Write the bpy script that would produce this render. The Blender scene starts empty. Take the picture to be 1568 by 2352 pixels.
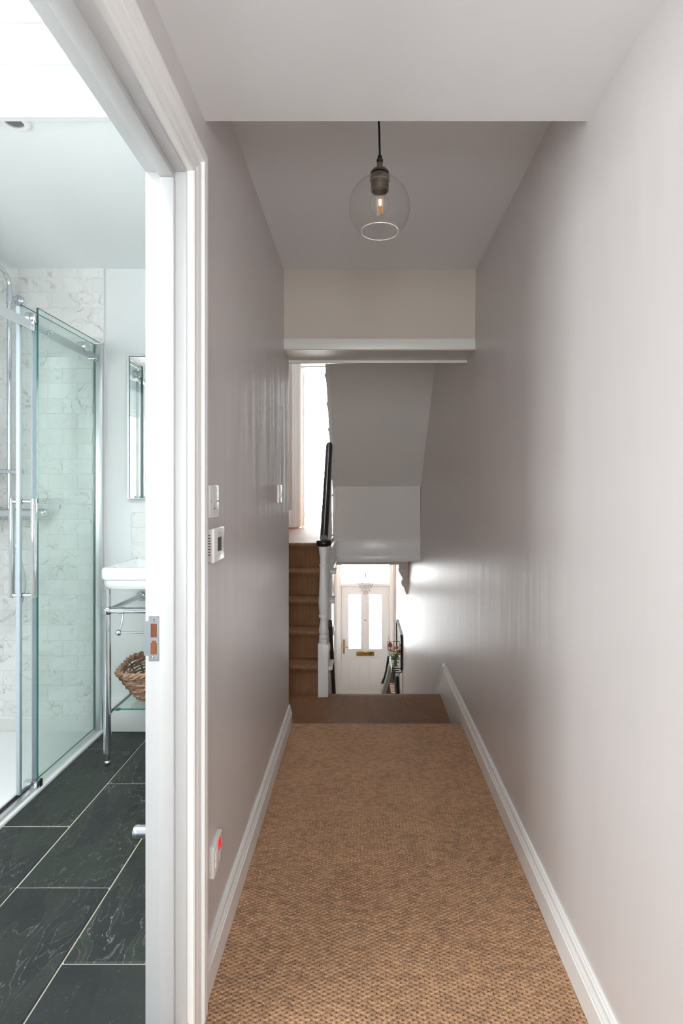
import bpy, bmesh, math, random
import numpy as np
from mathutils import Vector, Matrix

random.seed(7)
SC = bpy.context.scene
COL = SC.collection
F = 1255.0            # focal length in pixels of the 1568 x 2352 frame
VX, VY = 833.0, 1128.0
EYE = 1.267
PI = math.pi

# ------------------------------------------------------------------ camera
cam = bpy.data.cameras.new('camera')
cam.sensor_fit = 'VERTICAL'
cam.sensor_height = 36.0
cam.lens = 36.0 * F / 2352.0
cam.shift_x = (784.0 - VX) / 2352.0
cam.shift_y = (VY - 1176.0) / 2352.0
cam.clip_start = 0.02
cam_o = bpy.data.objects.new('camera', cam)
cam_o.location = (0, 0, EYE)
cam_o.rotation_euler = (PI / 2, 0, 0)
COL.objects.link(cam_o)
SC.camera = cam_o

# ------------------------------------------------------------------ sky (bright overcast)
w = bpy.data.worlds.new('overcast_sky')
SC.world = w
w.use_nodes = True
bg = w.node_tree.nodes['Background']
bg.inputs['Color'].default_value = (0.965, 0.983, 1.0, 1)
bg.inputs['Strength'].default_value = 21.0

# portals: they only guide the daylight sampling through the modelled openings
def portal(name, loc, rot, sx, sy):
    l = bpy.data.lights.new(name, 'AREA')
    l.shape = 'RECTANGLE'; l.size = sx; l.size_y = sy
    l.cycles.is_portal = True
    o = bpy.data.objects.new(name, l)
    o.location = loc; o.rotation_euler = rot
    COL.objects.link(o)

portal('portal_bathroom_window', (-2.38, 0.36, 1.53), (0, -PI / 2, 0), 1.10, 1.08)
portal('portal_rooflight', (-1.02, 1.14, 2.72), (0, 0, 0), 0.84, 0.88)
portal('portal_front_door', (0.036, 9.22, -0.85), (-PI / 2, 0, 0), 0.95, 2.7)
portal('portal_fill_window', (0.075, -1.80, 1.42), (PI / 2, 0, 0), 0.87, 1.48)
portal('portal_fill_rooflight', (-0.72, 4.6, 5.16), (0, 0, 0), 0.5, 0.8)
portal('portal_bedroom_window', (-0.95, 9.62, 2.08), (-PI / 2, 0, 0), 1.9, 2.5)

SC.view_settings.view_transform = 'Standard'
SC.view_settings.look = 'None'
SC.view_settings.gamma = 1.0
SC.view_settings.use_curve_mapping = False
SC.view_settings.exposure = 0.2
cy = SC.cycles
cy.max_bounces = 14
cy.diffuse_bounces = 8
cy.glossy_bounces = 6
cy.transmission_bounces = 8
cy.transparent_max_bounces = 24
cy.caustics_reflective = False
cy.caustics_refractive = False
cy.sample_clamp_indirect = 8.0
cy.use_denoising = True

# ------------------------------------------------------------------ helpers
def P(px, py, y):
    """world point seen at photo pixel (px, py) at depth y"""
    return ((px - VX) * y / F, y, EYE - (py - VY) * y / F)
def Xp(px, y): return (px - VX) * y / F
def Zp(py, y): return EYE - (py - VY) * y / F

class G:
    """collects shapes into one mesh"""
    def __init__(self):
        self.v = []; self.f = []; self.m = []; self.s = []
    def add(self, vs, fs, mi=0, smooth=False):
        b = len(self.v)
        self.v += [tuple(p) for p in vs]
        for f in fs:
            self.f.append(tuple(b + i for i in f)); self.m.append(mi); self.s.append(smooth)
        return self
    def box(self, x0, x1, y0, y1, z0, z1, mi=0):
        if x0 > x1: x0, x1 = x1, x0
        if y0 > y1: y0, y1 = y1, y0
        if z0 > z1: z0, z1 = z1, z0
        v = [(x0, y0, z0), (x1, y0, z0), (x1, y1, z0), (x0, y1, z0), (x0, y0, z1), (x1, y0, z1), (x1, y1, z1), (x0, y1, z1)]
        return self.add(v, [(0, 3, 2, 1), (4, 5, 6, 7), (0, 1, 5, 4), (1, 2, 6, 5), (2, 3, 7, 6), (3, 0, 4, 7)], mi)
    def bbox(self, x0, x1, y0, y1, z0, z1, b=0.003, seg=2, mi=0):
        """box with rounded edges"""
        bm = bmesh.new()
        bmesh.ops.create_cube(bm, size=1)
        for q in bm.verts:
            q.co = (x0 + (x1 - x0) * (q.co.x + .5), y0 + (y1 - y0) * (q.co.y + .5), z0 + (z1 - z0) * (q.co.z + .5))
        bmesh.ops.bevel(bm, geom=bm.edges[:], offset=b, segments=seg, profile=0.5, affect='EDGES')
        bm.verts.index_update()
        vs = [q.co[:] for q in bm.verts]
        fs = [[q.index for q in f.verts] for f in bm.faces]
        bm.free()
        return self.add(vs, fs, mi, True)
    def prism(self, poly, axis, a0, a1, mi=0, smooth=False):
        """polygon (2-D) extruded along axis: 'x' -> poly is (y,z), 'y' -> (x,z), 'z' -> (x,y)"""
        n = len(poly)
        def mk(p, a):
            if axis == 'x': return (a, p[0], p[1])
            if axis == 'y': return (p[0], a, p[1])
            return (p[0], p[1], a)
        vs = [mk(p, a0) for p in poly] + [mk(p, a1) for p in poly]
        fs = [(i, (i + 1) % n, n + (i + 1) % n, n + i) for i in range(n)]
        self.add(vs, fs, mi, smooth)
        return self.add(vs, [tuple(range(n))[::-1], tuple(range(n, 2 * n))], mi)
    def lathe(self, prof, c=(0, 0, 0), axis='z', seg=24, mi=0, closed=False):
        """prof: list of (radius, height)"""
        vs = []; n = len(prof)
        for k in range(seg):
            a = 2 * PI * k / seg
            ca, sa = math.cos(a), math.sin(a)
            for r, h in prof:
                p = (r * ca, r * sa, h)
                if axis == 'x': p = (h, r * ca, r * sa)
                elif axis == 'y': p = (r * sa, h, r * ca)
                vs.append((c[0] + p[0], c[1] + p[1], c[2] + p[2]))
        fs = []
        for k in range(seg):
            k2 = (k + 1) % seg
            for i in range(n - 1):
                fs.append((k * n + i, k2 * n + i, k2 * n + i + 1, k * n + i + 1))
            if closed: fs.append((k * n + n - 1, k2 * n + n - 1, k2 * n, k * n))
        self.add(vs, fs, mi, True)
        if not closed:
            for e in (0, n - 1):
                if prof[e][0] > 1e-6:
                    self.add([vs[k * n + e] for k in range(seg)], [tuple(range(seg))], mi)
        return self
    def tube(self, pts, r, seg=10, mi=0, closed=False, cap=True):
        pts = [Vector(p) for p in pts]
        n = len(pts)
        rs = r if isinstance(r, (list, tuple)) else [r] * n
        T = []
        for i in range(n):
            a = pts[(i - 1) % n] if (closed or i > 0) else pts[i]
            b = pts[(i + 1) % n] if (closed or i < n - 1) else pts[i]
            T.append((b - a).normalized())
        up = Vector((0, 0, 1)) if abs(T[0].z) < 0.9 else Vector((1, 0, 0))
        N = (up - T[0] * up.dot(T[0])).normalized()
        vs = []
        for i in range(n):
            N = (N - T[i] * N.dot(T[i]))
            N = N.normalized() if N.length > 1e-6 else T[i].orthogonal().normalized()
            B = T[i].cross(N)
            for k in range(seg):
                a = 2 * PI * k / seg
                vs.append(pts[i] + (N * math.cos(a) + B * math.sin(a)) * rs[i])
        fs = []
        for i in range(n if closed else n - 1):
            j = (i + 1) % n
            for k in range(seg):
                k2 = (k + 1) % seg
                fs.append((i * seg + k, i * seg + k2, j * seg + k2, j * seg + k))
        self.add(vs, fs, mi, True)
        if cap and not closed:
            self.add(vs[:seg], [tuple(range(seg))[::-1]], mi)
            self.add(vs[-seg:], [tuple(range(seg))], mi)
        return self
    def ball(self, c, r, mi=0, seg=16, rings=10, sz=1.0):
        prof = [(r * math.sin(PI * i / rings), -r * sz * math.cos(PI * i / rings)) for i in range(rings + 1)]
        prof[0] = (1e-7, prof[0][1]); prof[-1] = (1e-7, prof[-1][1])
        return self.lathe(prof, c, 'z', seg, mi)
    def mesh(self, name, mats, off=(0, 0, 0)):
        me = bpy.data.meshes.new(name)
        me.from_pydata([(a - off[0], b - off[1], c - off[2]) for a, b, c in self.v], [], self.f)
        for m in (mats if isinstance(mats, (list, tuple)) else [mats]): me.materials.append(m)
        me.polygons.foreach_set('material_index', self.m)
        me.polygons.foreach_set('use_smooth', self.s)
        bm = bmesh.new(); bm.from_mesh(me)
        bmesh.ops.recalc_face_normals(bm, faces=bm.faces[:])
        bm.to_mesh(me); bm.free()
        if any(self.s):
            try: me.set_sharp_from_angle(angle=math.radians(40))
            except Exception: pass
        me.update()
        return me
    def obj(self, name, mats, parent=None, off=None):
        if off is None: off = tuple(parent.matrix_world.translation) if parent else (0, 0, 0)
        # parents are never rotated, so a child's local frame is its root's frame
        base = ROOT.get(parent.name, (0, 0, 0)) if parent else (0, 0, 0)
        o = bpy.data.objects.new(name, self.mesh(name, mats, base))
        COL.objects.link(o)
        if parent:
            o.parent = parent; ROOT[o.name] = base
        else:
            ROOT[o.name] = (0, 0, 0)
        return o
ROOT = {}

def thing(name, label, cat, loc, group=None, kind=None):
    o = bpy.data.objects.new(name, None)
    o.empty_display_size = 0.05
    o.location = loc
    COL.objects.link(o)
    ROOT[o.name] = tuple(loc)
    return tag(o, label, cat, group, kind)
def tag(o, label, cat, group=None, kind=None):
    o['label'] = label; o['category'] = cat
    if group: o['group'] = group
    if kind: o['kind'] = kind
    return o
def struct(g, name, mats, label, cat):
    return tag(g.obj(name, mats), label, cat, None, 'structure')
def inst(name, me, loc, parent, rot=(0, 0, 0), scale=(1, 1, 1)):
    """a copy that shares mesh data; loc in world space"""
    o = bpy.data.objects.new(name, me)
    b = ROOT.get(parent.name, (0, 0, 0)) if parent else (0, 0, 0)
    o.location = (loc[0] - b[0], loc[1] - b[1], loc[2] - b[2])
    o.rotation_euler = rot; o.scale = scale
    COL.objects.link(o)
    o.parent = parent
    return o

# ------------------------------------------------------------------ materials
def srgb(r, g, b):
    def c(u):
        u /= 255.0
        return u / 12.92 if u <= 0.04045 else ((u + 0.055) / 1.055) ** 2.4
    return (c(r), c(g), c(b), 1)

class M:
    """small node-graph helper"""
    def __init__(self, name):
        self.mat = bpy.data.materials.new(name)
        self.mat.use_nodes = True
        self.nt = self.mat.node_tree
        self.p = self.nt.nodes['Principled BSDF']
        self.out = self.nt.nodes['Material Output']
    def n(self, t, **kw):
        nd = self.nt.nodes.new(t)
        for k, v in kw.items(): setattr(nd, k, v)
        return nd
    def l(self, a, b): self.nt.links.new(a, b)
    def coord(self, which='Object', scale=(1, 1, 1), rand=False):
        tc = self.n('ShaderNodeTexCoord')
        mp = self.n('ShaderNodeMapping')
        mp.inputs['Scale'].default_value = scale
        self.l(tc.outputs[which], mp.inputs['Vector'])
        if rand:
            oi = self.n('ShaderNodeObjectInfo')
            ml = self.n('ShaderNodeVectorMath', operation='SCALE')
            ml.inputs[0].default_value = (37.0, 19.0, 53.0)
            self.l(oi.outputs['Random'], ml.inputs['Scale'])
            self.l(ml.outputs[0], mp.inputs['Location'])
        return mp.outputs[0]
    def noise(self, vec, scale, detail=3, rough=0.5, dist=0.0):
        t = self.n('ShaderNodeTexNoise')
        t.inputs['Scale'].default_value = scale
        t.inputs['Detail'].default_value = detail
        t.inputs['Roughness'].default_value = rough
        t.inputs['Distortion'].default_value = dist
        if vec: self.l(vec, t.inputs['Vector'])
        return t.outputs['Fac']
    def ramp(self, fac, stops):
        r = self.n('ShaderNodeValToRGB')
        e = r.color_ramp.elements
        while len(e) < len(stops): e.new(0.5)
        for i, (p, c) in enumerate(stops):
            e[i].position = p; e[i].color = c if len(c) == 4 else (*c, 1)
        self.l(fac, r.inputs[0])
        return r.outputs[0]
    def math(self, op, a, b=None, clamp=False):
        m = self.n('ShaderNodeMath', operation=op, use_clamp=clamp)
        for i, q in enumerate((a, b)):
            if q is None: continue
            if isinstance(q, (int, float)): m.inputs[i].default_value = q
            else: self.l(q, m.inputs[i])
        return m.outputs[0]
    def mix(self, fac, a, b, blend='MIX'):
        m = self.n('ShaderNodeMix', data_type='RGBA', blend_type=blend)
        for s, q in ((m.inputs[0], fac), (m.inputs[6], a), (m.inputs[7], b)):
            if isinstance(q, (int, float)): s.default_value = q
            elif isinstance(q, (tuple, list)): s.default_value = q
            else: self.l(q, s)
        return m.outputs[2]
    def bump(self, h, strength=0.2, dist=0.01, normal=None):
        b = self.n('ShaderNodeBump')
        b.inputs['Strength'].default_value = strength
        b.inputs['Distance'].default_value = dist
        self.l(h, b.inputs['Height'])
        if normal: self.l(normal, b.inputs['Normal'])
        self.l(b.outputs[0], self.p.inputs['Normal'])
        return b.outputs[0]
    def set(self, color=None, rough=None, metal=None, spec=None, **kw):
        p = self.p.inputs
        if color is not None:
            if isinstance(color, (tuple, list)): p['Base Color'].default_value = color
            else: self.l(color, p['Base Color'])
        if rough is not None:
            if isinstance(rough, (int, float)): p['Roughness'].default_value = rough
            else: self.l(rough, p['Roughness'])
        if metal is not None: p['Metallic'].default_value = metal
        if spec is not None: p['Specular IOR Level'].default_value = spec
        for k, v in kw.items(): p[k].default_value = v
        return self

def paint(name, col, rough, wav=0.0, spec=0.5, fine=0.03):
    m = M(name)
    c = m.coord('Object')
    n1 = m.noise(c, 1.3, 3)
    cc = m.mix(n1, tuple(x * 0.97 for x in col[:3]) + (1,), tuple(min(1, x * 1.03) for x in col[:3]) + (1,))
    m.set(cc, rough, 0, spec)
    fn = m.noise(c, 220, 2)
    b1 = m.bump(fn, fine, 0.002)
    if wav:
        v = m.coord('Object', (1.0, 11.0, 0.9))
        wn = m.noise(v, 1.0, 2, 0.45)
        m.bump(wn, wav, 0.02, b1)
    return m.mat

WALL = paint('wall_paint', srgb(209, 204, 203), 0.36, 0.15, 0.5)
WALLM = paint('wall_paint_matt', srgb(211, 205, 202), 0.6, 0.05, 0.35)
BULK = paint('wall_paint_matt_shaded', srgb(182, 173, 163), 0.6, 0.05, 0.35)  # matt wall paint darkened; the bulkhead's shade is put into its colour
CEIL = paint('ceiling_paint', srgb(222, 222, 223), 0.75, 0.0, 0.2)
SOFF = paint('soffit_paint', srgb(224, 221, 218), 0.6, 0.03, 0.35)
BATHW = paint('bathroom_paint', srgb(235, 238, 238), 0.55, 0.02, 0.35)
HALLW = paint('hall_paint', srgb(236, 233, 230), 0.45, 0.05, 0.4)

def gloss_white(name, col, rough=0.3, grain=None):
    m = M(name)
    m.set(col, rough, 0, 0.5)
    if grain:
        v = m.coord('Object', grain)
        m.bump(m.noise(v, 1.0, 3, 0.6), 0.12, 0.002)
    return m.mat
TRIM = gloss_white('trim_gloss_white', srgb(236, 236, 235), 0.3)
TRIM_SHADE = gloss_white('trim_white_shaded', srgb(206, 204, 199), 0.4)  # white trim greyed for the beam boards, their shade put into the colour
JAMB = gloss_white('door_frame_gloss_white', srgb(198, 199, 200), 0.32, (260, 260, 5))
CERAMIC = gloss_white('white_ceramic', srgb(240, 242, 243), 0.08)
PLASTIC = gloss_white('white_plastic', srgb(236, 236, 235), 0.25)
PLASTIC2 = gloss_white('cream_plastic', srgb(226, 224, 221), 0.3)
UPVC = gloss_white('white_door_finish', srgb(244, 244, 243), 0.3)

def metal(name, col, rough, bump=None):
    m = M(name); m.set(col, rough, 1.0)
    if bump: m.bump(m.noise(m.coord('Object', bump), 1.0, 2), 0.05, 0.002)
    return m.mat
CHROME = metal('chrome', srgb(215, 218, 222), 0.07)
SATIN = metal('satin_aluminium', srgb(218, 219, 221), 0.3)
PLATE = metal('zinc_plate', srgb(190, 196, 203), 0.3, (5, 5, 200))
PEWTER = metal('brushed_pewter', srgb(150, 140, 130), 0.38, (4, 4, 300))
BRASS = metal('polished_brass', srgb(196, 152, 84), 0.2)

def plain(name, col, rough=0.5, spec=0.5):
    m = M(name); m.set(col, rough, 0, spec)
    m.bump(m.noise(m.coord('Object'), 160, 2), 0.03, 0.002)
    return m.mat
BLACK = plain('black_paint', srgb(22, 21, 22), 0.28)
BLACKM = plain('black_powder_coat', srgb(24, 24, 27), 0.45)
CORD = plain('black_fabric_cord', srgb(12, 12, 13), 0.8)
RUBBER = plain('black_rubber', srgb(30, 30, 32), 0.5)
SCREEN = plain('grey_lcd', srgb(70, 72, 74), 0.12)
DARKSLOT = plain('dark_slot', srgb(38, 36, 35), 0.7)
GREYMARK = plain('grey_mark', srgb(140, 138, 136), 0.5)
BROWNRAIL = plain('dark_brown_wood', srgb(62, 46, 38), 0.4)
GROUT = plain('pale_grout', srgb(188, 182, 172), 0.85, 0.2)
WGROUT = plain('white_grout', srgb(228, 228, 226), 0.8, 0.2)
PAVING = plain('outdoor_paving', srgb(190, 188, 184), 0.9, 0.2)

def rawwood():
    m = M('raw_wood')
    n1 = m.noise(m.coord('Object', (90, 90, 14)), 1.0, 4, 0.6)
    m.set(m.ramp(n1, [(0.3, srgb(84, 42, 22)), (0.7, srgb(150, 88, 52))]), 0.7)  # browns deepened; the shade inside the latch holes is in the colour
    m.bump(n1, 0.4, 0.003)
    return m.mat
RAWWOOD = rawwood()

def oakfloor():
    m = M('oak_boards')
    n1 = m.noise(m.coord('Object', (20, 2, 20)), 1.0, 4, 0.6)
    m.set(m.ramp(n1, [(0.3, srgb(168, 122, 84)), (0.7, srgb(204, 160, 116))]), 0.4)
    return m.mat
OAK = oakfloor()

def slate():
    m = M('riven_slate')
    v = m.coord('Object', (1, 1, 1), rand=True)
    big = m.noise(v, 3.2, 4, 0.6, 0.6)
    med = m.noise(v, 11, 5, 0.62, 0.3)
    fine = m.noise(v, 120, 3, 0.6)
    base = m.ramp(med, [(0.25, srgb(25, 28, 27)), (0.5, srgb(42, 47, 44)), (0.75, srgb(64, 70, 65))])
    green = m.mix(m.math('MULTIPLY', big, 0.75), base, srgb(48, 54, 46))
    # cleavage layers: contour lines of a stretched noise
    oi = m.n('ShaderNodeObjectInfo')
    green = m.mix(m.math('MULTIPLY', oi.outputs['Random'], 0.45), green, srgb(30, 33, 38))
    v2 = m.coord('Object', (2.6, 1.0, 1), rand=True)
    con = m.noise(v2, 2.6, 6, 0.5, 0.35)
    lay = m.math('MULTIPLY', con, 9.0)
    fr = m.math('FRACT', lay)
    patch = m.math('MULTIPLY', m.math('GREATER_THAN', m.math('FRACT', m.math('MULTIPLY', m.math('FLOOR', lay), 0.5)), 0.25), 0.55)
    green = m.mix(patch, green, srgb(31, 34, 38))
    line = m.math('LESS_THAN', m.math('ABSOLUTE', m.math('SUBTRACT', fr, 0.5)), m.math('MULTIPLY', m.noise(v, 14.0, 2), 0.05))
    line0 = m.math('LESS_THAN', fr, m.math('MULTIPLY', m.noise(v, 9.0, 2), 0.06))
    gate = m.ramp(m.noise(v, 3.5, 2), [(0.42, (0, 0, 0)), (0.6, (1, 1, 1))])
    msk = m.math('MULTIPLY', m.math('ADD', m.math('MULTIPLY', line, 0.4), line0, True), m.math('MULTIPLY', gate, 0.55))
    c1 = m.mix(msk, green, srgb(150, 154, 150))
    dust = m.math('MULTIPLY', m.math('GREATER_THAN', fine, 0.66), 0.22)
    c2 = m.mix(dust, c1, srgb(120, 126, 126))
    rust = m.math('MULTIPLY', m.math('GREATER_THAN', m.noise(v, 9.0, 5, 0.7), 0.70), 0.35)
    c3 = m.mix(rust, c2, srgb(120, 92, 62))
    m.set(c3, m.ramp(med, [(0.3, (0.36,) * 3), (0.7, (0.55,) * 3)]), 0, 0.38)
    stp = m.math('ADD', m.math('MULTIPLY', m.math('FLOOR', lay), 0.12), m.math('MULTIPLY', med, 0.35))
    b1 = m.bump(stp, 0.5, 0.012)
    m.bump(fine, 0.15, 0.002, b1)
    return m.mat
SLATE = slate()

def marble():
    m = M('veined_marble_tile')
    v = m.coord('Object', (1, 1, 1), rand=True)
    n1 = m.noise(v, 7.5, 4, 0.55, 1.1)
    dn = m.math('ABSOLUTE', m.math('SUBTRACT', n1, 0.5))
    line = m.ramp(m.math('ADD', dn, m.math('MULTIPLY', m.noise(v, 90.0, 3, 0.7), 0.016)), [(0.006, (1, 1, 1)), (0.026, (0, 0, 0))])
    gate = m.ramp(m.noise(v, 10.0, 4, 0.6), [(0.50, (0, 0, 0)), (0.68, (1, 1, 1))])
    msk = m.math('MULTIPLY', m.math('MULTIPLY', line, gate), 0.75)
    soft = m.ramp(m.math('ABSOLUTE', m.math('SUBTRACT', n1, 0.5)), [(0.0, (1, 1, 1)), (0.05, (0, 0, 0))])
    oi = m.n('ShaderNodeObjectInfo')
    base = m.mix(oi.outputs['Random'], srgb(232, 232, 230), srgb(240, 240, 239))
    c1 = m.mix(m.math('MULTIPLY', soft, 0.12), base, srgb(170, 168, 166))
    c2 = m.mix(msk, c1, srgb(112, 104, 98))
    m.set(c2, 0.16, 0, 0.5)
    m.bump(m.noise(m.coord('Object'), 18, 2), 0.02, 0.004)
    return m.mat
MARBLE = marble()

SIS = (srgb(130, 94, 67), srgb(172, 131, 96), srgb(202, 162, 124))
def sisal_real():
    """material of the modelled weave: per-knot tone comes from a vertex attribute"""
    m = M('sisal_weave')
    at = m.n('ShaderNodeAttribute', attribute_name='knot')
    v = m.coord('Object', (1, 1, 1))
    drift = m.noise(v, 5.0, 3)
    t = m.math('ADD', m.math('MULTIPLY', at.outputs['Fac'], 0.55), m.math('MULTIPLY', drift, 0.4))
    c = m.ramp(t, [(0.12, SIS[0]), (0.5, SIS[1]), (0.9, SIS[2])])
    red = m.math('MULTIPLY', m.math('GREATER_THAN', at.outputs['Fac'], 0.9), 0.3)
    c = m.mix(red, c, srgb(170, 112, 78))
    v2 = m.coord('Object', (260, 900, 300))
    fib = m.noise(v2, 1.0, 3, 0.65)
    # twist of the yarn: slanting strands within each knot
    tc = m.n('ShaderNodeTexCoord'); mp = m.n('ShaderNodeMapping'); mp.inputs['Rotation'].default_value = (0, 0, math.radians(38))
    m.l(tc.outputs['Object'], mp.inputs['Vector'])
    wv = m.n('ShaderNodeTexWave'); wv.bands_direction = 'X'
    wv.inputs['Scale'].default_value = 92.0; wv.inputs['Distortion'].default_value = 2.2; wv.inputs['Detail'].default_value = 2.0; wv.inputs['Detail Scale'].default_value = 1.6
    m.l(mp.outputs[0], wv.inputs['Vector'])
    c = m.mix(m.math('MULTIPLY', fib, 0.4), c, srgb(128, 92, 66))
    c = m.mix(m.math('MULTIPLY', wv.outputs['Fac'], 0.28), c, srgb(228, 196, 164))  # lighter strand crests: yarn sheen painted into the colour
    m.set(c, 0.5, 0, 0.4)
    b1 = m.bump(wv.outputs['Fac'], 0.55, 0.0014)
    m.bump(fib, 0.5, 0.001, b1)
    return m.mat
def sisal_flat():
    """the same weave where it is too far off to tell the knots apart"""
    m = M('sisal_weave_far')
    tc = m.n('ShaderNodeTexCoord'); sp = m.n('ShaderNodeSeparateXYZ')
    m.l(tc.outputs['UV'], sp.inputs[0])
    vv = m.math('DIVIDE', sp.outputs['Y'], 0.0070)
    row = m.math('FLOOR', vv)
    u = m.math('FRACT', m.math('ADD', m.math('DIVIDE', sp.outputs['X'], 0.0220), m.math('MULTIPLY', row, 0.5)))
    e = m.math('ABSOLUTE', m.math('SUBTRACT', m.math('MULTIPLY', u, 2.0), 1.0))
    g = m.math('ABSOLUTE', m.math('SUBTRACT', m.math('MULTIPLY', m.math('FRACT', vv), 2.0), 1.0))
    pit = m.ramp(e, [(0.66, (0, 0, 0)), (0.90, (1, 1, 1))])
    edge = m.ramp(g, [(0.60, (0, 0, 0)), (1.0, (1, 1, 1))])
    drift = m.noise(m.coord('UV', (9, 9, 9)), 1.0, 3)
    base = m.mix(drift, srgb(142, 103, 74), srgb(180, 136, 100))
    fib = m.noise(m.coord('UV', (160, 420, 1)), 1.0, 2)
    base = m.mix(m.math('MULTIPLY', fib, 0.4), base, srgb(120, 84, 58))
    c = m.mix(m.math('MULTIPLY', pit, 0.75), base, srgb(62, 42, 28))
    c = m.mix(m.math('MULTIPLY', edge, 0.22), c, srgb(70, 48, 32))
    m.set(c, 0.6, 0, 0.28)
    h = m.math('SUBTRACT', 1.0, m.math('ADD', m.math('MULTIPLY', pit, 0.8), m.math('MULTIPLY', edge, 0.3)))
    m.bump(h, 0.9, 0.004)
    return m.mat
SISAL = sisal_real()
SISALF = sisal_flat()

def glass(name, tint, refl=1.0):
    m = M(name)
    nt = m.nt
    nt.nodes.remove(m.p)
    tr = m.n('ShaderNodeBsdfTransparent'); tr.inputs[0].default_value = tint
    gl = m.n('ShaderNodeBsdfGlossy'); gl.inputs['Roughness'].default_value = 0.01
    lw = m.n('ShaderNodeLayerWeight')       # Schlick fresnel, the same from both sides of the sheet
    mx = m.n('ShaderNodeMixShader')
    f = m.math('MULTIPLY', m.math('ADD', m.math('MULTIPLY', m.math('POWER', lw.outputs['Facing'], 5.0), 0.9), 0.04), refl, True)
    m.l(f, mx.inputs[0]); m.l(tr.outputs[0], mx.inputs[1]); m.l(gl.outputs[0], mx.inputs[2])
    m.l(mx.outputs[0], m.out.inputs['Surface'])
    return m.mat
GLASS = glass('window_glass', (0.97, 0.985, 0.98, 1), 0.6)
SHGLASS = glass('shower_glass', (0.945, 0.975, 0.966, 1), 0.7)
BULBG = glass('clear_lamp_glass', (0.985, 0.985, 0.98, 1), 1.0)
SHELFG = glass('shelf_glass', (0.90, 0.97, 0.94, 1), 1.0)
CRYSTAL = glass('crystal', (0.93, 0.93, 0.93, 1), 1.2)
def frosted(name):
    m = M(name); nt = m.nt; nt.nodes.remove(m.p)
    tr = m.n('ShaderNodeBsdfTransparent'); tr.inputs[0].default_value = (0.80, 0.81, 0.81, 1)
    tl = m.n('ShaderNodeBsdfTranslucent'); tl.inputs[0].default_value = (0.85, 0.86, 0.86, 1)
    mx = m.n('ShaderNodeMixShader'); mx.inputs[0].default_value = 0.35
    m.l(tr.outputs[0], mx.inputs[1]); m.l(tl.outputs[0], mx.inputs[2]); m.l(mx.outputs[0], m.out.inputs['Surface'])
    return m.mat
FROST = frosted('obscured_glass')
def glassedge():
    m = M('green_glass_edge'); m.set(srgb(44, 104, 96), 0.15, 0, 0.5); return m.mat
GEDGE = glassedge()
def sealmat():
    m = M('clear_plastic_seal'); m.set(srgb(206, 218, 226), 0.3, 0, 0.5, Alpha=0.75); return m.mat
SEAL = sealmat()
def mirror():
    m = M('mirror_silver'); m.set((0.92, 0.94, 0.93, 1), 0.01, 1.0); return m.mat
MIRROR = mirror()
def emis(name, col, s):
    m = M(name); m.set(col, 0.3)
    m.p.inputs['Emission Color'].default_value = col
    m.p.inputs['Emission Strength'].default_value = s
    return m.mat
NEON = emis('red_neon', (0.85, 0.01, 0.02, 1), 0.45)
def wicker(name, a, b):
    m = M(name)
    n1 = m.noise(m.coord('Object', (60, 60, 60)), 1.0, 3)
    oi = m.n('ShaderNodeObjectInfo')
    m.set(m.ramp(n1, [(0.3, a), (0.7, b)]), 0.6, 0, 0.3)
    m.bump(n1, 0.3, 0.003)
    return m.mat
WICK = wicker('willow', srgb(128, 98, 78), srgb(198, 162, 134))
WICKD = wicker('dark_willow', srgb(98, 78, 64), srgb(152, 126, 104))
def cloth(name, col):
    m = M(name); m.set(col, 0.85, 0, 0.15)
    m.bump(m.noise(m.coord('Object'), 120, 3), 0.2, 0.004)
    return m.mat
COATG = cloth('sage_grey_cloth', srgb(132, 132, 120))
COATB = cloth('navy_black_cloth', srgb(30, 30, 42))
LEAF = plain('leaf_green', srgb(84, 112, 56), 0.5)
STEM = plain('stem_green', srgb(110, 138, 78), 0.5)
PETR = plain('red_petal', srgb(176, 66, 48), 0.5)
PETP = plain('pink_petal', srgb(224, 132, 136), 0.5)
PETW = plain('cream_petal', srgb(232, 230, 210), 0.5)
FILA = plain('amber_filament', srgb(226, 158, 92), 0.4)
# ================================================================== STRUCTURE
XL = -0.400                      # corridor face of the left partition
XB = -0.494                      # bathroom face of it
def XR(z): return 0.5520 + 0.0085 * z      # right-hand party wall leans a little
BF = 0.055                       # bathroom floor level
SL = -0.155                      # half landing level
UL = 0.84                        # upper landing level
HF = -2.33                       # hall floor level
DJ, DN = 1.240, 0.470            # bathroom doorway: far and near jamb
DH = 1.991                       # its head
YC = 2.95                        # corner where the corridor's left wall ends

def right_slab(y0, y1, z0, z1):
    v = []
    for y in (y0, y1):
        v += [(XR(z0), y, z0), (0.80, y, z0), (0.80, y, z1), (XR(z1), y, z1)]
    return G().add(v, [(0, 1, 2, 3), (4, 7, 6, 5), (0, 3, 7, 4), (1, 5, 6, 2), (0, 4, 5, 1), (3, 2, 6, 7)])
struct(right_slab(-1.7, 9.6, -2.6, 5.2), 'wall_right', WALL, 'long greige painted wall along the right side of the corridor', 'wall')

g = G()
g.box(XB, XL, DJ + 0.03, YC, -0.3, 2.7)
g.box(XB, XL, -1.7, DN - 0.03, -0.3, 2.7)
g.box(XB, XL, DN - 0.03, DJ + 0.03, DH + 0.03, 2.7)
struct(g, 'wall_left', WALL, 'greige painted corridor wall with the bathroom doorway', 'wall')
g = G(); g.box(XL - 0.1, -0.345, -1.82, -1.7, -0.3, 2.7); g.box(0.495, 0.8, -1.82, -1.7, -0.3, 2.7)
g.box(-0.345, 0.495, -1.82, -1.7, -0.3, 0.72); g.box(-0.345, 0.495, -1.82, -1.7, 2.13, 2.7)
struct(g, 'wall_corridor_end', WALLM, 'plain corridor end wall opposite the stairs', 'wall')

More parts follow.
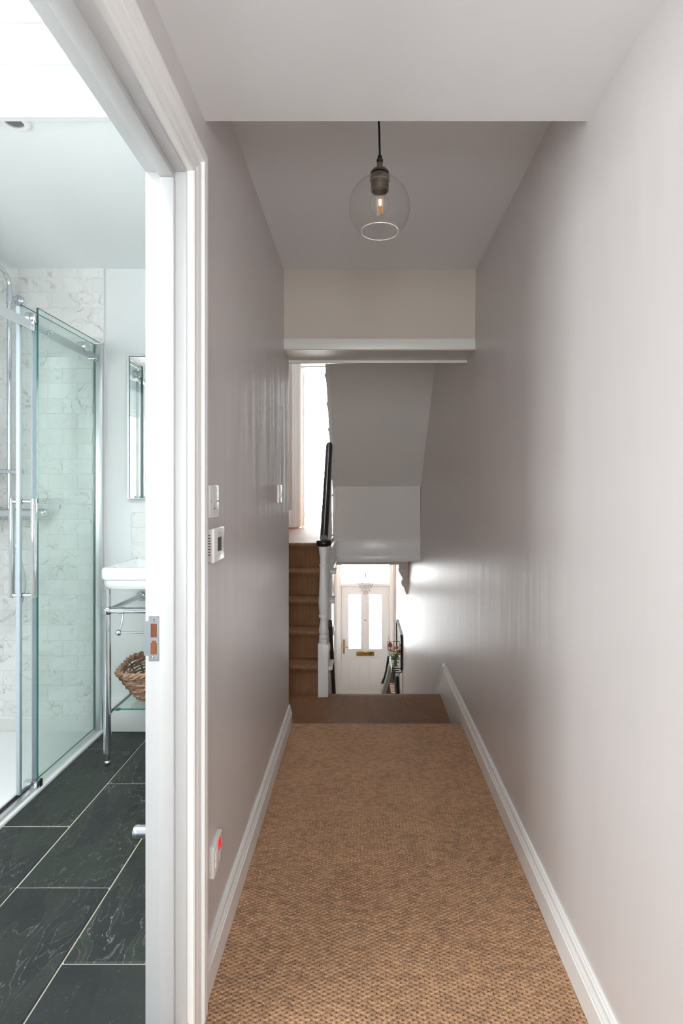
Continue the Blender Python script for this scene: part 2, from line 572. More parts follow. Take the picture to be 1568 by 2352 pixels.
w4 = thing('window_fill', 'added fill window in the unseen corridor end behind the viewer', 'window', (0.07, -1.76, 0.72), None, 'structure')  # added unseen window, its daylight fills the corridor and stairwell
g = G()
for a, b in ((-0.345, -0.305), (0.455, 0.495)): g.bbox(a, b, -1.80, -1.74, 0.72, 2.13, 0.003)
for a, b in ((0.72, 0.755), (2.095, 2.13), (1.41, 1.44)): g.bbox(-0.345, 0.495, -1.798, -1.742, a, b, 0.003)
g.obj('frame', UPVC, w4)
G().box(-0.32, 0.47, -1.775, -1.769, 0.75, 2.10).obj('pane', GLASS, w4)
# ceilings
g = G()
g.box(XB, 0.62, -1.7, 1.388, 2.207, 2.7)
struct(g, 'ceiling_lowered', CEIL, 'lowered white corridor ceiling ending in a sharp edge before the pendant', 'ceiling')
g = G(); g.box(XB, 0.62, 1.388, 2.774, 2.392, 2.7)
struct(g, 'ceiling', CEIL, 'raised corridor ceiling section above the glass pendant', 'ceiling')

# bulkhead at the end of the corridor
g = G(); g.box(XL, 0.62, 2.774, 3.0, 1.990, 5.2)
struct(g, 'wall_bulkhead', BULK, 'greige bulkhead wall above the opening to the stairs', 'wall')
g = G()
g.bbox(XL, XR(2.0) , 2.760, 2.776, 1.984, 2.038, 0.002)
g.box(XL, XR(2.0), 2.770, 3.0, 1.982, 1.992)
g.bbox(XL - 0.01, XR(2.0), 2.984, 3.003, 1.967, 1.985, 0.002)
struct(g, 'trim_1', TRIM_SHADE, 'white painted board lining the bulkhead opening', 'trim')

# corridor floor under the carpet
g = G(); g.box(XL - 0.02, 0.6, -1.7, 2.985, -0.3, -0.022)
struct(g, 'floor', OAK, 'corridor floor deck under the sisal carpet', 'floor')

# ---- modelled sisal weave in the corridor
def weave(x0, x1, y0, y1):
    KW, KH = 0.0244, 0.0062
    dx, dy = KW / 12, KH / 4
    nx = int((x1 - x0) / dx) + 1; ny = int((y1 - y0) / dy) + 1
    xs = x0 + np.arange(nx) * dx
    ys = y0 + (np.arange(ny) + 0.5) * dy
    X, Y = np.meshgrid(xs, ys)
    # rows wander a little, as in a hand-laid carpet
    Yw = (Y - y0) + 0.0016 * np.sin(X * 9.0 + Y * 3.1) * 0
    row = np.floor((np.arange(ny) + 0.5) / 4).astype(int)
    R = np.repeat(row[:, None], nx, 1)
    rng = np.random.default_rng(3)
    rsh = rng.uniform(-0.10, 0.10, row.max() + 2)
    xx = X / KW + 0.5 * (R % 2) + rsh[R] + 0.12 * np.sin(Y * 7.0 + X * 2.0)
    kx = np.floor(xx).astype(int)
    u = xx - kx
    v = (((np.arange(ny)) % 4) + 0.5)[:, None] / 4 * np.ones((1, nx))
    kx -= kx.min()
    tone = rng.uniform(0, 1, (row.max() + 2, kx.max() + 2))[R, kx]
    amp = rng.uniform(0.88, 1.10, (row.max() + 2, kx.max() + 2))[R, kx]
    hy = np.sqrt(np.clip(1 - (2 * v - 1) ** 2 * 0.9, 0, 1))
    e = np.abs(2 * u - 1)
    pit = np.clip((e - 0.82) / 0.10, 0, 1)
    pit = pit * pit * (3 - 2 * pit)
    Z = 0.0044 * (0.52 + 0.48 * hy) * (1 - 0.30 * e ** 4) * amp - 0.0150 * pit - 0.0042
    # row edges lap over one another
    # nosing: the carpet turns down over the step
    t = np.clip((Y - (y1 - 0.022)) / 0.022, 0, 1)
    Z = Z - 0.024 * t ** 2
    n = nx * ny
    co = np.empty((n, 3), np.float32)
    co[:, 0] = X.ravel(); co[:, 1] = Y.ravel(); co[:, 2] = Z.ravel()
    i = np.arange(n).reshape(ny, nx)
    q = np.stack([i[:-1, :-1], i[:-1, 1:], i[1:, 1:], i[1:, :-1]], -1).reshape(-1, 4)
    me = bpy.data.meshes.new('sisal_carpet')
    me.vertices.add(n); me.vertices.foreach_set('co', co.ravel())
    me.loops.add(q.size); me.loops.foreach_set('vertex_index', q.ravel().astype(np.int32))
    me.polygons.add(len(q))
    me.polygons.foreach_set('loop_start', np.arange(0, q.size, 4, dtype=np.int32))
    me.polygons.foreach_set('loop_total', np.full(len(q), 4, np.int32))
    me.polygons.foreach_set('use_smooth', np.ones(len(q), bool))
    at = me.attributes.new('knot', 'FLOAT', 'POINT')
    at.data.foreach_set('value', tone.ravel().astype(np.float32))
    me.materials.append(SISAL)
    me.update(calc_edges=True)
    return me
o = bpy.data.objects.new('sisal_carpet', weave(XL + 0.006, XR(0) - 0.006, 0.80, 3.0))
COL.objects.link(o)
tag(o, 'chunky woven brown sisal carpet running down the corridor', 'carpet', None, 'stuff')

def ribbon(name, prof, x0, x1, mat, parent=None, seg=1):
    """carpet laid along a (y,z) profile, UV in metres so that the weave keeps its size"""
    vs = []; fs = []; L = [0.0]
    for i in range(1, len(prof)):
        L.append(L[-1] + math.hypot(prof[i][0] - prof[i - 1][0], prof[i][1] - prof[i - 1][1]))
    base = ROOT.get(parent.name, (0, 0, 0)) if parent else (0, 0, 0)
    for (y, z) in prof:
        vs += [(x0 - base[0], y - base[1], z - base[2]), (x1 - base[0], y - base[1], z - base[2])]
    for i in range(len(prof) - 1):
        fs.append((2 * i, 2 * i + 1, 2 * i + 3, 2 * i + 2))
    me = bpy.data.meshes.new(name)
    me.from_pydata(vs, [], fs)
    uv = me.uv_layers.new(name='UVMap')
    for poly in me.polygons:
        for li in poly.loop_indices:
            vi = me.loops[li].vertex_index
            uv.data[li].uv = ((x0, x1)[vi % 2], L[vi // 2])
        poly.use_smooth = True
    me.materials.append(mat)
    me.set_sharp_from_angle(angle=math.radians(50))
    o = bpy.data.objects.new(name, me); COL.objects.link(o)
    if parent: o.parent = parent; ROOT[o.name] = base
    return o

# rest of the corridor carpet (behind the camera) and the riser down to the half landing
o = ribbon('sisal_carpet_rear', [(-1.7, -0.002), (0.8, -0.002)], XL, XR(0), SISALF)
tag(o, 'rear stretch of brown sisal carpet before the bathroom doorway', 'carpet', None, 'stuff')

# half landing
g = G(); g.box(-1.2, 0.62, 2.985, 3.83, -0.6, SL - 0.012)
struct(g, 'floor_half_landing', OAK, 'half landing deck one step below the corridor', 'floor')
o = ribbon('riser_carpet', [(2.987, SL), (2.987, -0.03)], -1.15, XR(-0.15) - 0.002, SISALF)
tag(o, 'sisal covered riser of the single step at the end of the corridor', 'carpet', None, 'stuff')
o = ribbon('landing_carpet', [(2.987, SL)] + [(3.0 + 0.05 * i, SL) for i in range(0, 17)] +
           [(3.838, SL - 0.002), (3.846, SL - 0.012), (3.846, SL - 0.04), (3.835, SL - 0.045), (3.832, SL - 0.2)], -1.15, XR(-0.15) - 0.002, SISALF)
tag(o, 'brown sisal carpet on the half landing below the corridor step', 'carpet', None, 'stuff')

# ---- stairwell shell
g = G(); g.box(-1.27, -1.15, YC, 6.58, -0.6, 5.2)
struct(g, 'wall_stairwell_left', WALLM, 'painted wall on the left of the rising stairs', 'wall')
g = G(); g.box(-2.4, XL - 0.004, 2.766, YC - 0.002, -0.6, 2.85); g.box(-1.27, XL - 0.004, 2.80, YC - 0.002, 2.85, 5.2)
bw = struct(g, 'wall_bathroom_back', BATHW, 'pale bathroom back wall with marble tiles and basin', 'wall')
g = G(); g.box(-1.27, -0.97, 2.7, 6.6, 5.1, 5.2); g.box(-0.47, 0.8, 2.7, 6.6, 5.1, 5.2); g.box(-0.97, -0.47, 2.7, 4.2, 5.1, 5.2); g.box(-0.97, -0.47, 5.0, 6.6, 5.1, 5.2)  # central gap is an added unseen rooflight, brightening the rising stairs
struct(g, 'ceiling_stairwell', CEIL, 'high ceiling over the stairwell', 'ceiling')

# upper landing / bedroom floor slab
g = G()
g.box(-1.2, -0.285, 4.515, 5.32, 0.60, UL - 0.012)
g.box(-2.8, 0.62, 5.320, 9.7, 0.60, UL - 0.012)
struct(g, 'floor_upper_landing', OAK, 'upper landing and bedroom floor above the hall', 'floor')
o = ribbon('upper_landing_carpet', [(4.50, UL), (5.0, UL), (5.5, UL), (6.30, UL)], -1.15, -0.30, SISALF)
tag(o, 'sunlit sisal carpet on the upper landing before the bright doorway', 'carpet', None, 'stuff')
# landing edge fascia over the stairwell
g = G()
g.bbox(-0.272, XR(0.7), 5.296, 5.322, 0.605, 0.782, 0.003)
g.bbox(-0.272, XR(0.7), 5.285, 5.322, 0.5825, 0.640, 0.004)
g.bbox(-0.272, XR(0.8), 5.288, 5.322, 0.778, 0.794, 0.004)
g.bbox(-0.292, -0.262, 4.53, 5.322, 0.605, 0.782, 0.003)
g.bbox(-0.292, -0.252, 4.53, 5.322, 0.5825, 0.640, 0.004)
g.bbox(-0.292, -0.254, 4.53, 5.322, 0.778, 0.794, 0.004)
struct(g, 'trim_2', TRIM, 'white moulded fascia along the edge of the upper landing', 'trim')
# panel above it, closing the upper flight

# wall with the bedroom doorway on the upper landing
bx0, bx1 = -0.736, -0.02
bz1 = 3.05
g = G()
g.box(-2.8, bx0 - 0.03, 6.46, 6.58, UL - 0.02, 5.2)
g.box(bx1 + 0.03, 0.62, 6.46, 6.58, UL - 0.02, 5.2)
g.box(bx0 - 0.03, bx1 + 0.03, 6.46, 6.58, bz1 + 0.03, 5.2)
struct(g, 'wall_bedroom_front', WALLM, 'painted wall round the bright bedroom doorway', 'wall')
d2 = thing('door_2', 'white framed bedroom doorway full of bright daylight', 'doorway', (bx0, 6.46, UL), None, 'structure')
G().box(bx0 - 0.03, bx0, 6.455, 6.585, UL, bz1).obj('jamb', TRIM, d2)
G().box(bx1, bx1 + 0.03, 6.455, 6.585, UL, bz1).obj('jamb', TRIM, d2)
G().box(bx0, bx1, 6.455, 6.585, bz1, bz1 + 0.03).obj('head', TRIM, d2)
G().bbox(bx0, bx1, 6.47, 6.57, 2.735, 2.748, 0.002).obj('transom', PLASTIC2, d2)
for s, xx in ((-1, bx0), (1, bx1)):
    prof = [(0, 0), (0.012, 0.012), (0.05, 0.012), (0.058, 0.02), (0.075, 0.02), (0.082, 0.026), (0.1, 0.026), (0.1, 0)]
    G().prism([(xx + s * o_, 6.46 - p_) for o_, p_ in prof], 'z', UL, bz1 + 0.1).obj('architrave', TRIM, d2)
# open leaf, swung back into the bedroom
g = G(); g.bbox(-0.02, 0.02, 0, 0.70, 0, 1.885, 0.003)
me = g.mesh('leaf', UPVC)
inst('leaf', me, (bx0 + 0.012, 6.60, UL + 0.01), d2, (0, 0, math.radians(7.2)))
g = G(); g.bbox(-1.15, bx0 - 0.1, 6.437, 6.46, UL, UL + 0.2, 0.004)
struct(g, 'baseboard_upper_landing', TRIM, 'white skirting beside the bedroom doorway', 'skirting')

# bedroom shell with its window
g = G()
g.box(-2.8, -1.9, 9.45, 9.6, 0.6, 3.6); g.box(0.0, 0.62, 9.45, 9.6, 0.6, 3.6)
g.box(-1.9, 0.0, 9.45, 9.6, 0.6, 0.86); g.box(-1.9, 0.0, 9.45, 9.6, 3.3, 3.6)
struct(g, 'wall_bedroom_back', BATHW, 'far bedroom wall with its tall window', 'wall')
g = G(); g.box(-2.9, -2.8, 6.4, 9.7, 0.6, 3.6)
struct(g, 'wall_bedroom_left', BATHW, 'left wall of the bright bedroom', 'wall')
g = G(); g.box(-2.9, 0.62, 6.5, 9.7, 3.5, 3.6)
struct(g, 'ceiling_bedroom', CEIL, 'ceiling of the bright bedroom', 'ceiling')
w2 = thing('window_2', 'tall white framed bedroom window seen through the doorway', 'window', (-0.95, 9.45, 0.86), None, 'structure')
g = G()
g.bbox(-1.9, -1.84, 9.47, 9.55, 0.86, 3.3, 0.004); g.bbox(-0.06, 0, 9.47, 9.55, 0.86, 3.3, 0.004)
g.bbox(-1.9, 0, 9.472, 9.548, 0.86, 0.90, 0.004); g.bbox(-1.9, 0, 9.472, 9.548, 3.24, 3.3, 0.004)
g.obj('frame', UPVC, w2)
G().box(-1.84, -0.06, 9.505, 9.511, 0.89, 3.24).obj('pane', GLASS, w2)

# ---- entrance hall below
g = G(); g.box(-0.62, 0.62, 3.83, 9.7, HF - 0.15, HF)
struct(g, 'floor_hall', PAVING, 'hall floor at the foot of the stairs', 'floor')
g = G(); g.box(-0.62, -0.475, 4.62, 9.7, HF, 0.62)
struct(g, 'wall_hall_left', HALLW, 'bright hall wall left of the front door', 'wall')
g = G(); g.box(-0.475, 0.62, 6.68, 6.84, 0.367, 0.62)
struct(g, 'wall_hall_beam', HALLW, 'cross beam over the hall resting on the carved corbel', 'beam')
YD = 9.10
fx0, fx1 = Xp(773, YD), Xp(902.5, YD)
g = G()
g.box(-0.62, fx0, YD, YD + 0.2, HF, 0.62); g.box(fx1, 0.62, YD, YD + 0.2, HF, 0.62); g.box(fx0, fx1, YD, YD + 0.2, 0.46, 0.62)
struct(g, 'wall_hall_end', HALLW, 'white hall wall round the front door', 'wall')

# ---- bathroom shell
g = G()
WZ0, WZ1, WY0, WY1 = 1.00, 2.06, -0.16, 0.88
g.box(-2.4, -2.25, -1.1, WY0, -0.2, 2.9); g.box(-2.4, -2.25, WY1, 2.9, -0.2, 2.9)
g.box(-2.4, -2.25, WY0, WY1, -0.2, WZ0); g.box(-2.4, -2.25, WY0, WY1, WZ1, 2.9)
struct(g, 'wall_bathroom_left', BATHW, 'bathroom outer wall with the window', 'wall')
g = G(); g.box(-2.4, XB, -1.1, -0.98, -0.2, 2.9)
struct(g, 'wall_bathroom_front', BATHW, 'bathroom wall opposite the basin', 'wall')
g = G(); g.box(XB - 0.006, XB, DJ + 0.12, 2.766, BF, 2.4)
struct(g, 'wall_bathroom_right', BATHW, 'bathroom side of the corridor partition', 'wall')
RX0, RX1, RY0, RY1 = -1.42, -0.62, 0.72, 1.56
g = G()
g.box(-2.4, XB, 1.615, 2.9, 2.392, 2.9)
struct(g, 'ceiling_bathroom', BATHW, 'pale bathroom ceiling above the shower and basin', 'ceiling')
g = G()
g.box(-2.4, XB, 1.595, 1.615, 2.360, 2.9)                      # upstand of the rooflight bay
g.box(-2.4, RX0, -1.1, 1.6, 2.512, 2.9); g.box(RX1, XB, -1.1, 1.6, 2.512, 2.9)
g.box(RX0, RX1, -1.1, RY0, 2.512, 2.9); g.box(RX0, RX1, RY1, 1.6, 2.512, 2.9)
struct(g, 'ceiling_rooflight_bay', CEIL, 'white upstand and raised bay round the bathroom rooflight', 'ceiling')
w3 = thing('window_3', 'bright rooflight in the bathroom ceiling', 'rooflight', (-1.02, 1.14, 2.6), None, 'structure')
G().box(RX0, RX1, RY0, RY1, 2.64, 2.646).obj('pane', GLASS, w3)
g = G()
g.bbox(RX0, RX0 + 0.05, RY0, RY1, 2.60, 2.68, 0.004); g.bbox(RX1 - 0.05, RX1, RY0, RY1, 2.60, 2.68, 0.004)
g.bbox(RX0, RX1, RY0, RY0 + 0.05, 2.602, 2.678, 0.004); g.bbox(RX0, RX1, RY1 - 0.02, RY1, 2.602, 2.678, 0.004)
g.obj('frame', UPVC, w3)
w1 = thing('window_1', 'white bathroom window reflected in the mirror', 'window', (-2.25, 0.36, WZ0), None, 'structure')
g = G()
for a, b in ((WY0, WY0 + 0.06), (WY1 - 0.06, WY1), (0.33, 0.39)): g.bbox(-2.35, -2.28, a, b, WZ0, WZ1, 0.004)
for a, b in ((WZ0, WZ0 + 0.06), (WZ1 - 0.06, WZ1)): g.bbox(-2.348, -2.282, WY0, WY1, a, b, 0.004)
g.obj('frame', UPVC, w1)
G().box(-2.318, -2.312, WY0 + 0.05, WY1 - 0.05, WZ0 + 0.05, WZ1 - 0.05).obj('pane', GLASS, w1)
G().bbox(-2.35, -2.20, WY0 - 0.04, WY1 + 0.04, WZ0 - 0.03, WZ0, 0.005).obj('sill', TRIM, w1)

# bathroom floor: slate tiles with raised grout joints
g = G(); g.box(-2.3, XB + 0.094 + 0.0, -1.0, 2.77, -0.2, BF - 0.003)
fl = struct(g, 'floor_bathroom', GROUT, 'bathroom floor of large dark slate tiles with pale grout', 'floor')
cols = [(-0.7725, XL - 0.012, 1.402), (-1.060, -0.7725, 1.671), (-1.330, -1.060, 1.978)]
TL = 0.5965
rt = random.Random(5)
for (xa, xb, y0) in cols:
    k = -4
    while y0 + k * TL < 2.766:
        ya = max(y0 + k * TL, -0.9); yb = min(y0 + (k + 1) * TL, 2.766)
        if yb - ya > 0.03:
            a, b, c, d = xa + 0.0025, xb - 0.0025, ya + 0.0025, yb - 0.0025
            zt = BF + rt.uniform(-0.0006, 0.0012)
            g = G(); g.bbox(a, b, c, d, BF - 0.012, zt, 0.0022, 1)
            cx, cy_ = (a + b) / 2, (c + d) / 2
            me = g.mesh('tile', SLATE, (cx, cy_, BF))
            t = inst('tile', me, (cx, cy_, BF), fl)
        k += 1

# marble wall tiles behind the shower
TW, TH, J = 0.1500, 0.0763, 0.0016
XT1 = Xp(240.5, 2.766)
ztop = 2.392
# measured joint: a course line at photo y = 638.6
zline = Zp(638.6, 2.766)
full = G().bbox(0.0, TW - J, -0.008, 0.0, 0.0, TH - J, 0.0016, 1)
mfull = full.mesh('tile', MARBLE)
def wall_tiles(parent, x_lo, x_hi, z_lo, z_hi, xref, zref, ysurf):
    r0 = int(math.floor((z_lo - zref) / TH))
    r1 = int(math.ceil((z_hi - zref) / TH))
    for r in range(r0, r1):
        za, zb = max(zref + r * TH, z_lo), min(zref + (r + 1) * TH, z_hi)
        if zb - za < 0.008: continue
        off = xref + (0.5 * TW if r % 2 else 0.0)
        k = int(math.floor((x_lo - off) / TW)) - 1
        while off + k * TW < x_hi:
            xa, xb = max(off + k * TW, x_lo), min(off + (k + 1) * TW, x_hi)
            k += 1
            if xb - xa < 0.008: continue
            if xb - xa > TW - 1e-4 and zb - za > TH - 1e-4:
                inst('tile', mfull, (xa, ysurf, za), parent)
            else:
                gg = G().bbox(0, xb - xa - J, -0.008, 0, 0, zb - za - J, 0.0016, 1)
                inst('tile', gg.mesh('tile', MARBLE), (xa, ysurf, za), parent)
G().box(-2.25, XT1, 2.7578, 2.767, BF, ztop).obj('grout', WGROUT, bw)
wall_tiles(bw, -2.20, XT1, BF + 0.06, ztop, Xp(112.7, 2.766), zline, 2.7645)
# small splashback over the basin
xs0 = Xp(304, 2.766)
G().box(xs0 - 0.002, -0.70, 2.7572, 2.767, Zp(1281, 2.766), Zp(1176, 2.766)).obj('grout', WGROUT, bw)
wall_tiles(bw, xs0, -0.70, Zp(1280.5, 2.766), Zp(1177, 2.766), xs0 - 0.054, Zp(1280.5, 2.766), 2.7640)
g = G(); g.bbox(-1.30, XB, 2.748, 2.768, BF, BF + 0.163, 0.004)
struct(g, 'baseboard_bathroom', TRIM, 'white skirting along the bathroom back wall', 'skirting')

# ---- skirtings in the corridor
def skirt_profile(side, xw, h):
    # (x, z): stepped and moulded top
    t = 0.017
    p = [(0, 0), (t, 0), (t, h * 0.62), (t - 0.004, h * 0.645), (t - 0.002, h * 0.67), (t - 0.002, h * 0.70), (t - 0.007, h * 0.80), (t - 0.008, h * 0.90), (t - 0.011, h * 0.935), (t - 0.010, h * 0.985), (t - 0.012, h), (0, h)]
    return [(xw + side * a, b) for a, b in p]
SKH = 0.110
g = G(); g.prism(skirt_profile(1, XL, SKH), 'y', 1.326, YC + 0.012)
struct(g, 'baseboard_left', TRIM, 'white moulded skirting along the left corridor wall', 'skirting')
g = G()
g.prism(skirt_profile(-1, XR(0.03) + 0.001, SKH + 0.002), 'y', -1.7, 3.66)
xr = XR(0)
g.prism([(3.0, SL - 0.01), (3.0, 0.02), (3.655, 0.02), (3.655, 0.075), (3.66, 0.075), (3.74, 0.05), (3.845, SL - 0.01)], 'x', xr - 0.013, xr + 0.02)
# stair string going down
sl = -0.93
g.prism([(3.655, 0.112), (3.655 + 2.9, 0.112 + sl * 2.9), (3.655 + 2.9, -0.20 + sl * 2.9), (3.80, -0.35), (3.70, -0.05)], 'x', xr - 0.012, xr + 0.03)
g.prism([(3.655, 0.115), (3.655 + 2.9, 0.115 + sl * 2.9), (3.655 + 2.9, 0.09 + sl * 2.9), (3.655, 0.09)], 'x', xr - 0.020, xr + 0.03)
struct(g, 'baseboard_right', TRIM, 'white moulded skirting along the right wall turning down with the stairs', 'skirting')

# ---- bathroom door frame
d3 = thing('door_3', 'white painted bathroom door frame with moulded architrave and open doorway', 'door frame', (XL, DJ, 0), None, 'structure')
jm = G().bbox(XB, XL, DJ, DJ + 0.031, BF - 0.005, DH + 0.031, 0.0025).obj('jamb', JAMB, d3)
G().bbox(XB, XL, DN - 0.031, DN, BF - 0.005, DH + 0.031, 0.0025).obj('jamb', JAMB, d3)
G().bbox(XB, XL, DN, DJ, DH, DH + 0.031, 0.0025).obj('head', JAMB, d3)
G().bbox(-0.4575, -0.4250, DJ - 0.012, DJ + 0.001, BF, DH - 0.017, 0.002).obj('door_stop', JAMB, d3)
G().bbox(-0.4575, -0.4250, DN - 0.001, DN + 0.012, BF, DH - 0.017, 0.002).obj('door_stop', JAMB, d3)
G().bbox(-0.4575, -0.4250, DN, DJ, DH - 0.017, DH + 0.001, 0.002).obj('door_stop', JAMB, d3)
G().bbox(XB - 0.002, XL + 0.004, DN - 0.03, DJ + 0.03, -0.05, BF - 0.002, 0.003).obj('threshold', OAK, d3)
AP = [(0.006, 0), (0.006, 0.013), (0.010, 0.016), (0.016, 0.016), (0.020, 0.013), (0.026, 0.0135), (0.034, 0.016), (0.048, 0.018), (0.052, 0.015), (0.056, 0.018), (0.060, 0.024), (0.070, 0.025), (0.074, 0.022), (0.078, 0.024), (0.088, 0.024), (0.088, 0)]
def arch_piece(ends):
    a, b = ends
    vs = [a(o_, p_) for o_, p_ in AP] + [b(o_, p_) for o_, p_ in AP]
    n = len(AP)
    fs = [(i, (i + 1) % n, n + (i + 1) % n, n + i) for i in range(n)] + [tuple(range(n))[::-1], tuple(range(n, 2 * n))]
    return G().add(vs, fs)
arch_piece((lambda o_, p_: (XL + p_, DJ + o_, -0.01), lambda o_, p_: (XL + p_, DJ + o_, DH + o_))).obj('architrave', TRIM, d3)
arch_piece((lambda o_, p_: (XL + p_, DJ + o_, DH + o_), lambda o_, p_: (XL + p_, DN - o_, DH + o_))).obj('architrave', TRIM, d3)
arch_piece((lambda o_, p_: (XL + p_, DN - o_, DH + o_), lambda o_, p_: (XL + p_, DN - o_, -0.01))).obj('architrave', TRIM, d3)
# ================================================================== STAIRS
# ---- flight up to the upper landing
R_, G_ = 0.199, 0.165
Y0S = 3.845
st = thing('staircase', 'carpeted stairs rising to the upper landing with turned newel and black handrail', 'staircase', (-0.27, Y0S, SL))
def step_profile(y0, z0, n, r, gng, last=True):
    pr = [(y0, z0)]
    for k in range(1, n + 1):
        yr = y0 + (k - 1) * gng; zt = z0 + k * r
        pr += [(yr, zt - 0.060), (yr - 0.006, zt - 0.045), (yr - 0.022, zt - 0.034), (yr - 0.029, zt - 0.020), (yr - 0.026, zt - 0.008), (yr - 0.015, zt - 0.001), (yr, zt)]
        if k < n: pr += [(yr + gng, zt)]
    return pr
pr = step_profile(Y0S, SL, 5, R_, G_)
pr = [(Y0S - 0.045, SL + 0.0003), (Y0S - 0.022, SL + 0.004), (Y0S - 0.012, SL + 0.02)] + pr[1:]
pr += [(pr[-1][0] + 0.02, pr[-1][1])]
ribbon('stair_carpet', pr, -1.15, -0.265, SISALF, st)
# timber steps under the carpet, open string side towards the hall
for k in range(5):
    G().box(-1.15, -0.262, Y0S + k * G_ + 0.003, 4.54, SL + k * R_ - (0.0055 if k else 0.0), SL + (k + 1) * R_ - 0.006).obj('step', TRIM, st)
for k in range(1, 5):
    zt = SL + k * R_
    yr = Y0S + (k - 1) * G_
    # return nosing and scroll bracket on the open side
    G().bbox(-0.268, -0.212, yr - 0.03, yr + G_ - 0.02, zt - 0.030, zt - 0.002, 0.007, 3).obj('nosing', TRIM, st)
    sc = [(yr + 0.005, zt - 0.03), (yr + G_ - 0.03, zt - 0.03), (yr + G_ - 0.035, zt - 0.05), (yr + 0.10, zt - 0.055), (yr + 0.07, zt - 0.085), (yr + 0.045, zt - 0.075), (yr + 0.03, zt - 0.12), (yr + 0.005, zt - 0.15)]
    G().prism(sc, 'x', -0.262, -0.240).obj('bracket', TRIM, st)
# newel: turned post, lathe profile read at the height of each ring
def zn(c): return Zp(1230 + c / 6.19, 3.80)
XN, YN = -0.2745, 3.80
pf = [(0.026, zn(1532)), (0.0306, zn(1500)), (0.0315, zn(1478)), (0.0270, zn(1470)), (0.0308, zn(1455)), (0.0308, zn(1420)), (0.0262, zn(1405)), (0.0300, zn(1380)), (0.0318, zn(1345)), (0.0300, zn(1300)), (0.0255, zn(1255)), (0.0218, zn(1210)), (0.0200, zn(1175)), (0.0210, zn(1166)),
      (0.0318, zn(1160)), (0.0336, zn(1141)), (0.0318, zn(1122)), (0.0268, zn(1112)), (0.0300, zn(1070)), (0.0330, zn(1010)), (0.0340, zn(970)), (0.0330, zn(900)), (0.0305, zn(800)), (0.0280, zn(690)), (0.0258, zn(560)), (0.0247, zn(440)), (0.0250, zn(434)), (0.0290, zn(430)), (0.0296, zn(424)), (0.0285, zn(417)), (0.0238, zn(412)), (0.0236, zn(370)), (0.0245, zn(300)), (0.0262, zn(268)), (0.0290, zn(258)), (0.0292, zn(236)), (0.0310, zn(226)), (0.0316, zn(196)), (0.0325, zn(180)), (0.0325, zn(150))]
nw = G()
nw.bbox(XN - 0.0355, XN + 0.0355, YN - 0.0355, YN + 0.0355, SL, zn(1530), 0.004)
nw.lathe(pf, (XN, YN, 0), 'z', 32)
no = nw.obj('newel_post', TRIM, st)
cp = [(1e-6, zn(158)), (0.034, zn(157)), (0.047, zn(146)), (0.0535, zn(118)), (0.0535, zn(92)), (0.047, zn(68)), (0.036, zn(60)), (1e-6, zn(56))]
XC = XN + 0.004
G().lathe(cp, (XC, YN, 0), 'z', 32).obj('newel_cap', BLACK, no)
# handrail
ha = Vector((XC, YN + 0.005, zn(62))); hb = Vector((-0.283, 4.60, Zp(1019, 4.60) - 0.022))
def oval(c, wx, wz):
    return [(c.x + wx * math.cos(2 * PI * k / 16), c.y, c.z + wz * math.sin(2 * PI * k / 16)) for k in range(16)]
path = [ha + (hb - ha) * t for t in (0, 0.2, 0.4, 0.6, 0.8, 1.0)]
vs = []; fs = []
for c in path: vs += oval(c, 0.028, 0.036)
for i in range(len(path) - 1):
    for k in range(16):
        fs.append((i * 16 + k, i * 16 + (k + 1) % 16, (i + 1) * 16 + (k + 1) % 16, (i + 1) * 16 + k))
hg = G().add(vs, fs, 0, True)
hg.add(vs[:16], [tuple(range(16))]); hg.add(vs[-16:], [tuple(range(16))])
hg.obj('handrail', BLACK, st)
def rail_z(y): return ha.z + (hb.z - ha.z) * (y - ha.y) / (hb.y - ha.y)
# balusters on the treads and a plain post under the rail's upper end
for k in range(1, 5):
    for fr in (0.22, 0.72):
        y = Y0S + (k - 1) * G_ + fr * G_
        z0 = SL + k * R_ - 0.004; z1 = rail_z(y) - 0.025; h = z1 - z0
        prf = [(0.016, z0), (0.016, z0 + 0.12 * h), (0.011, z0 + 0.14 * h), (0.017, z0 + 0.17 * h), (0.010, z0 + 0.22 * h), (0.017, z0 + 0.38 * h), (0.013, z0 + 0.6 * h), (0.010, z0 + 0.80 * h), (0.016, z0 + 0.83 * h), (0.011, z0 + 0.86 * h), (0.016, z0 + 0.88 * h), (0.016, z1)]
        G().lathe(prf, (-0.268, y, 0), 'z', 14).obj('baluster', TRIM, st)
G().bbox(-0.302, -0.262, 4.56, 4.60, UL - 0.02, hb.z - 0.02, 0.004).obj('post', TRIM, st)

# ---- spandrel wall below that flight, closing the stairs down
g = G()
sp = [(3.83, HF), (3.83, SL - 0.01)]
for k in range(1, 5):
    sp += [(Y0S + (k - 1) * G_ + 0.01, SL + k * R_ - 0.03), (Y0S + k * G_ + 0.01, SL + k * R_ - 0.03)]
sp += [(4.64, 0.60), (4.64, HF)]
g.prism(sp, 'x', -0.30, -0.245)
g.box(-0.60, -0.245, 4.60, 4.66, HF, 0.605)
spw = struct(g, 'wall_spandrel', TRIM, 'white panelled spandrel under the rising stairs', 'wall')

